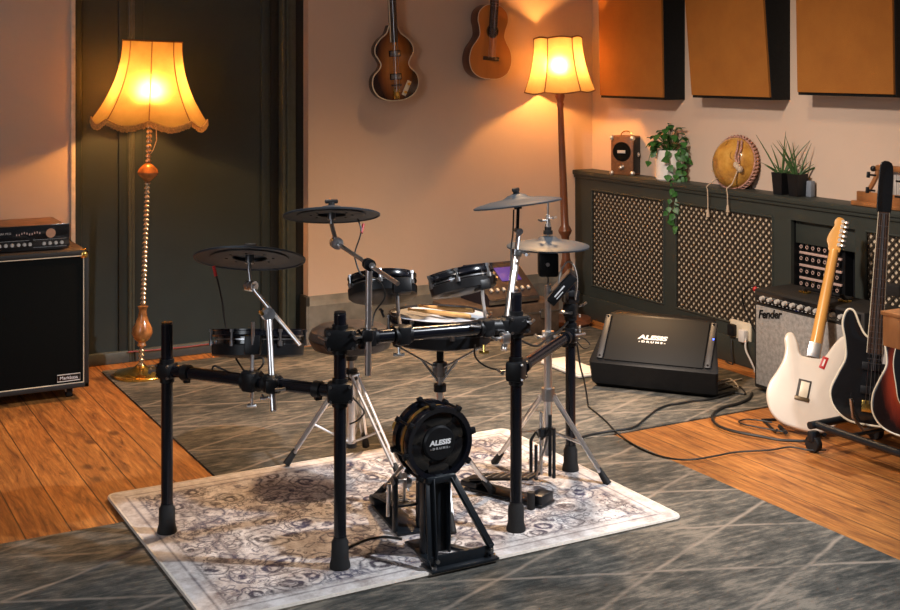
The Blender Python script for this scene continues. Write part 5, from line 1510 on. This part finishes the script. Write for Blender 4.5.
# ---------- kick tower: local frame, x = e1, y = e2 (drummer side) ----------
kc = px(436, 441.5, 3.74); k0 = Vector((kc.x, kc.y, 0)); zk = kc.z
fl1 = gz(430, 573, RUGZ); fl2 = gz(497, 558, RUGZ)
bc = (fl1+fl2)/2; bc.z = 0
ed = (fl2-fl1); ed.z = 0; bw = ed.length; ed.normalize(); nd = Vector((-ed.y, ed.x, 0))    # toward drummer
t = thing('kick_pad', 'round black bass drum pad on a black steel tower with white logo on its front', 'drum pad', bc+up*RUGZ)
kn_ = -nd
Fk = Matrix((ed, up.cross(ed)*0+up, kn_)).transposed()
R = .113
kcen = k0+up*zk
def K(a, b, z): return Vector((0, 0, 0))
# shells: axis = nd
obj('rear_hoop', MB().lathe([(R*.90, .050), (R*1.0, .050), (R*1.0, .072), (R*.90, .072)], kcen, nd, 64, closed=True), M['tube'], t, True)
obj('mesh_head', MB().lathe([(.001, .064), (R*.91, .064), (R*.91, .060), (.001, .060)], kcen, nd, 48), M['head'], t, True)
obj('front_hoop', MB().lathe([(R*.84, -.028), (R*.97, -.030), (R*1.0, -.024), (R*1.0, -.010), (R*.965, -.008), (R*.84, -.014)], kcen, nd, 64, closed=True), M['tube'], t, True)
obj('shell', MB().lathe([(R*.84, -.02), (R*.93, -.012), (R*.93, .055), (R*.88, .055)], kcen, nd, 64, closed=True), M['gloss_black'], t, True)
obj('shell_band', MB().lathe([(R*.935, .012), (R*.945, .012), (R*.945, .026), (R*.935, .026)], kcen, nd, 64, closed=True), mat('amber_reflecting_band', (.45, .26, .07), .35, .7), t, True)
hub = obj('hub', MB().lathe([(.001, -.026), (R*.43, -.026), (R*.47, -.020), (R*.47, .03), (.001, .03)], kcen, nd, 40), M['satin'], t, True)
sp = MB()
for k in range(6):
    a = PI/6+k*PI/3; d = ed*math.cos(a)+up*math.sin(a)
    tt = up.cross(nd)
    s_ = nd.cross(d)
    Rb = Matrix((d, s_, nd)).transposed()
    sp.box(kcen+d*R*.64-nd*.010, (R*.50, R*.84 if k % 2 else R*.66, .014), Rb, .004)
obj('front_spider', sp, M['gloss_black'], t, True)
for k in range(8):
    a = .2+k*PI/4; d = ed*math.cos(a)+up*math.sin(a)
    q = kcen+d*R*1.03
    obj('lug', MB().cyl(q-nd*.034, q+nd*.075, .0042, n=8).box(q-nd*.022, (.020, .020, .016), Matrix((d, nd.cross(d), nd)).transposed(), .004).box(q+nd*.062, (.018, .018, .016), Matrix((d, nd.cross(d), nd)).transposed(), .004), M['satin'], t, True)
text('logo_lettering', 'ALESIS', .020, M['white_ink'], hub, fm(kcen-nd*.0275+up*.004, ed, up), .0005, .12, .0008, sx=1.25)
text('logo_subline', '- D R U M S -', .0095, M['grey_ink'], hub, fm(kcen-nd*.0275-up*.013, ed, up), .0004, 0, .0003, sx=1.25)
# tower: central plate, two splayed flat legs, front bar
pl_w = .088
tw = kcen-up*R*.80
def BX(mb, c, sx, sy, sz, bev=.003): return mb.box(c, (sx, sy, sz), Matrix((ed, nd, up)).transposed(), bev)
zb_ = RUGZ
topz = zk-.085
cb2 = k0+nd*.015
obj('centre_plate', BX(MB(), Vector((cb2.x, cb2.y, (topz+zb_)/2)), pl_w, .012, topz-zb_), M['black'], t, True)
obj('plate_flange', BX(MB(), Vector((cb2.x, cb2.y, (topz+zb_)/2))-ed*(pl_w/2)-nd*.010, .006, .03, topz-zb_).box(Vector((cb2.x, cb2.y, (topz+zb_)/2))+ed*(pl_w/2)-nd*.010, (.006, .03, topz-zb_), Matrix((ed, nd, up)).transposed(), .002), M['black'], t, True)
obj('saddle', BX(MB(), kcen-up*(R*.93)-nd*.002, .100, .075, .022, .006), M['black'], t, True)
for s_, foot_ in ((-1, fl1+ed*.012), (1, fl2-ed*.012)):
    a = kcen-up*(R*.90)+ed*s_*.040-nd*.028; b = Vector((foot_.x, foot_.y, zb_+.03))+nd*.012
    d = (a-b).normalized(); s2 = ed
    nn = d.cross(s2).normalized(); s2 = nn.cross(d)
    obj('leg', MB().box((a+b)/2, (.024, .007, (a-b).length), Matrix((s2, nn, d)).transposed(), .002).box((a+b)/2-s2*s_*.011-nn*.008, (.004, .018, (a-b).length), Matrix((s2, nn, d)).transposed(), .001), M['black'], t, True)
fbm = Vector((bc.x, bc.y, zb_))
obj('front_bar', BX(BX(MB(), fbm+nd*.022+up*.004, bw, .075, .008, .002), fbm+nd*.012+up*.020, bw*.94, .010, .040, .003), M['black'], t, True)
for s_ in (-1, 1):
    obj('bolt', MB().cyl(fbm+ed*s_*(bw*.40)-nd*.0+up*.03, fbm+ed*s_*(bw*.40)-nd*.010+up*.03, .006, n=10), M['steel'], t, True)
    obj('spike_screw', MB().cyl(fbm+ed*s_*(bw/2-.014)+nd*.0+up*.008, fbm+ed*s_*(bw/2-.014)+nd*.0+up*.016, .008, n=12), M['steel'], t, True)
bk0 = Vector((cb2.x, cb2.y, zb_))
for s_ in (-1, 1):
    a = fbm+ed*s_*.085+nd*.04+up*.006; b = bk0+ed*s_*.042+nd*.03+up*.006
    obj('base_rail', MB().box((a+b)/2, (.022, (a-b).length, .008), Matrix((nd.cross(up)*-1 if False else up.cross((a-b).normalized())*-1, (a-b).normalized(), up)).transposed(), .002), M['black'], t, True)
obj('pedal_plate', BX(MB(), bk0+nd*.055+up*.005, .10, .09, .008, .002), M['black'], t, True)
# kick pedal
pb_ = bk0+nd*.105-ed*.010
pbx = gz(408, 533, RUGZ); pbx = Vector((pbx.x, pbx.y, RUGZ))
pb_ = pbx
t = thing('kick_pedal', 'black bass drum pedal with chrome beater on the rug, left behind the bass drum pad', 'pedal', pb_)
pdv = Vector(D(-.36, .933, 0)); psd = pdv.cross(up).normalized()
Rk = Matrix((psd, pdv, up)).transposed()
obj('base_plate', MB().box(pb_+pdv*.12+up*.006, (.085, .28, .010), Rk, .004), M['black'], t, True)
fdv = (pdv*.97-up*.17).normalized(); fn2 = psd.cross(fdv)
fbo = obj('foot_board', MB().box(pb_+pdv*.135+up*.062, (.074, .25, .010), Matrix((psd, fdv, fn2)).transposed(), .006), M['satin'], t, True)
rg = MB()
for k in range(6): rg.box(pb_+pdv*(.045+.034*k)+up*(.084-.006*k), (.054, .006, .004), Matrix((psd, fdv, fn2)).transposed(), .001)
obj('ridge', rg, M['steel'], fbo, True)
obj('heel_plate', MB().box(pb_+pdv*.262+up*.022, (.080, .06, .024), Rk, .006), M['black'], t, True)
for s_ in (-1, 1):
    obj('upright', MB().box(pb_+psd*s_*.040+up*.092+pdv*.01, (.014, .026, .175), Rk, .004), M['black'], t, True)
    obj('bearing', MB().cyl(pb_+psd*s_*.050+up*.165+pdv*.01, pb_+psd*s_*.032+up*.165+pdv*.01, .013, n=14), M['steel'], t, True)
obj('axle', MB().cyl(pb_-psd*.048+up*.165+pdv*.01, pb_+psd*.048+up*.165+pdv*.01, .006, n=10), M['chrome'], t, True)
obj('cam', MB().cyl(pb_-psd*.008+up*.165+pdv*.01, pb_+psd*.008+up*.165+pdv*.01, .024, n=20), M['steel'], t, True)
obj('drive_chain', MB().tube([pb_+up*.160+pdv*.034, pb_+up*.12+pdv*.036, pb_+up*.088+pdv*.038], .005, 6), M['steel'], t, True)
bs__ = pb_+up*.165+pdv*.01; be_ = bs__+up*.150+pdv*.075
bt_ = obj('beater_shaft', MB().cyl(bs__-up*.03-pdv*.015, be_, .0038, n=10), M['chrome'], t, True)
obj('beater_head', MB().ball(be_, .024, 16, (1, 1, 1)), mat('amber_beater', (.6, .34, .08), .5), bt_, True)
obj('spring', MB().cyl(pb_-psd*.060+up*.16+pdv*.01, pb_-psd*.060+up*.055+pdv*.02, .007, n=10), M['chrome'], t, True)
# drum module mounted on the back right post
mm = px(562, 287, 4.42)
t = thing('drum_module', 'slanted black drum module mounted above the back right rack post', 'drum module', mm)
fx = Vector(D(.66, -.0, .75)).normalized(); fy = Vector(D(.10, 1, -.05)); fy = (fy-fx*fy.dot(fx)).normalized(); fz = fx.cross(fy)
Rm = Matrix((fx, fy, fz)).transposed()
obj('body', MB().box(mm, (.130, .20, .034), Rm, .006), M['satin'], t, True)
obj('top_panel', MB().box(mm-fz*.0 + (fz if fz.z > 0 else -fz)*.018, (.118, .188, .003), Rm, .001), M['gloss_black'], t, True)
ps = MB()
for k in range(5): ps.box(mm-fy*.1005+fx*(-.05+.008*k if False else .0)+fz*(-.008+.004*k)*0, (.001, .001, .001), Rm)
obj('rear_print', MB().box(mm-fy*.1006+fz*.004-fx*.01, (.052, .0012, .005), Rm).box(mm-fy*.1006-fz*.006-fx*.02, (.034, .0012, .003), Rm), M['white_ink'], t, True)
obj('mount_arm', MB().tube([mm-fz*.02, px(566, 300, 4.50), px(570, 306, 4.55)], .009, 10), M['black'], t, True)
obj('mount_clamp', MB().box(Vector((P4.x, P4.y, .655)), (.052, .052, .05), None, .008), M['satin'], t, True)
solo('cable_loop', MB().tube(spline([px(558, 290, 4.40), px(560, 274, 4.38), px(567, 262, 4.38), px(574, 266, 4.40), px(577, 282, 4.44), px(575, 300, 4.5), px(573, 318, 4.55)], 8, False), .0035, 6), M['cable_pale'], 'pale cable arching over the drum module at the back right of the kit', 'cable')
# small cables of the kit
def kc_(pts, r, label, m='cable'):
    solo('kit_cable', MB().tube(spline([px(*p) for p in pts], 6, False), r, 6), M[m], label, 'cable', 'cables on the drum rack')
kc_([(475, 345, 3.9), (475, 356, 3.92), (482, 364, 3.94), (494, 369, 3.95), (508, 369, 3.96)], .003, 'black cable sagging under the snare toward the right front rack post')
kc_([(180, 372, 3.93), (195, 374, 3.90), (210, 372, 3.88), (214, 366, 3.87), (222, 369, 3.86), (232, 373, 3.84), (250, 374, 3.82), (262, 366, 3.81), (262, 358, 3.82), (250, 360, 3.82)], .0032, 'black cable bunched along the left arm of the rack')
kc_([(350, 395, 3.66), (357, 402, 3.64), (364, 412, 3.63), (358, 420, 3.64), (350, 424, 3.66)], .0026, 'black cable loop beside the left front rack post')
kc_([(520, 340, 4.02), (536, 346, 4.1), (548, 338, 4.2), (560, 330, 4.35), (568, 322, 4.5)], .004, 'black cable along the right arm of the rack')
kc_([(571, 325, 4.6), (577, 345, 4.62), (580, 365, 4.64), (585, 385, 4.68), (588, 405, 4.72)], .0035, 'black cable dropping from the back right rack post to the rug')
kc_([(572, 335, 4.6), (583, 348, 4.62), (590, 345, 4.66), (583, 338, 4.66), (575, 340, 4.6)], .0025, 'small cable loop at the back right rack post')
a = Vector(gz(347, 549, RUGZ)); b = Vector(gz(366, 541, RUGZ)); c2 = Vector(gz(384, 538, RUGZ)); d2 = Vector(gz(402, 540, RUGZ))
solo('rug_cable', MB().tube(spline([v+up*.004 for v in (a, b, c2, d2)], 6, False), .0035, 6), M['cable'], 'black cable on the patterned rug between the left front rack post and the kick pedal', 'cable')
a = [gz(383, 559, RUGZ), gz(400, 565, RUGZ), gz(415, 570, RUGZ), gz(428, 571, RUGZ)]
# ================= camera and light =================
cd_ = bpy.data.cameras.new('camera'); cam_o = bpy.data.objects.new('camera', cd_); COL.objects.link(cam_o)
cd_.sensor_width = 36; cd_.lens = F/900*36; cd_.shift_y = -(305-HZ)/900; cd_.clip_start = .05
cam_o.location = (0, 0, H); cam_o.rotation_euler = (math.radians(90), 0, -YAW)
scene.camera = cam_o
def spot(name, loc, tgt, power, color, size=60, blend=.5, rad=.12):
    l = bpy.data.lights.new(name, 'SPOT'); l.energy = power; l.color = color; l.spot_size = math.radians(size); l.spot_blend = blend; l.shadow_soft_size = rad
    o = bpy.data.objects.new(name, l); COL.objects.link(o); o.location = loc
    o.rotation_euler = (Vector(tgt)-Vector(loc)).to_track_quat('-Z', 'Y').to_euler()
    return o
def area(name, loc, tgt, power, color, sx, sy):
    l = bpy.data.lights.new(name, 'AREA'); l.energy = power; l.color = color; l.shape = 'RECTANGLE'; l.size = sx; l.size_y = sy
    o = bpy.data.objects.new(name, l); COL.objects.link(o); o.location = loc
    o.rotation_euler = (Vector(tgt)-Vector(loc)).to_track_quat('-Z', 'Y').to_euler()
    return o
spot('key_spot', W(2.2, 3.3, 2.85), W(0.05, 4.2, .2), 500, (.90, .94, 1.0), 60, .6, .06)
spot('warm_spot', W(.4, 6.2, 2.95), W(-.2, 5.3, 0), 420, (1.0, .62, .32), 76, .7, .15)
spot('ceiling_spot', W(-.9, 3.2, 3.0), W(1.0, 5.7, .0), 620, (1.0, .86, .75), 62, 1.0, .12)
spot('shelf_spot', W(.6, 4.2, 3.0), W(2.0, 6.0, .9), 60, (1.0, .72, .46), 80, .9, .12)
area('added_cool_fill', W(-2.3, 1.2, 1.7), W(.2, 4.4, .7), 26, (.86, .92, 1.0), .8, 2.2)  # added cool fill with no window behind it; gives chrome and posts highlights
wd = bpy.data.worlds.new('world'); scene.world = wd; wd.use_nodes = True
bgn = wd.node_tree.nodes['Background']; bgn.inputs[0].default_value = (.55, .6, .7, 1); bgn.inputs[1].default_value = .1
vs = scene.view_settings
scene.display_settings.display_device = 'sRGB'
vs.view_transform = 'Standard'; vs.look = 'None'; vs.exposure = 0.12; vs.gamma = 1.0; vs.use_curve_mapping = False
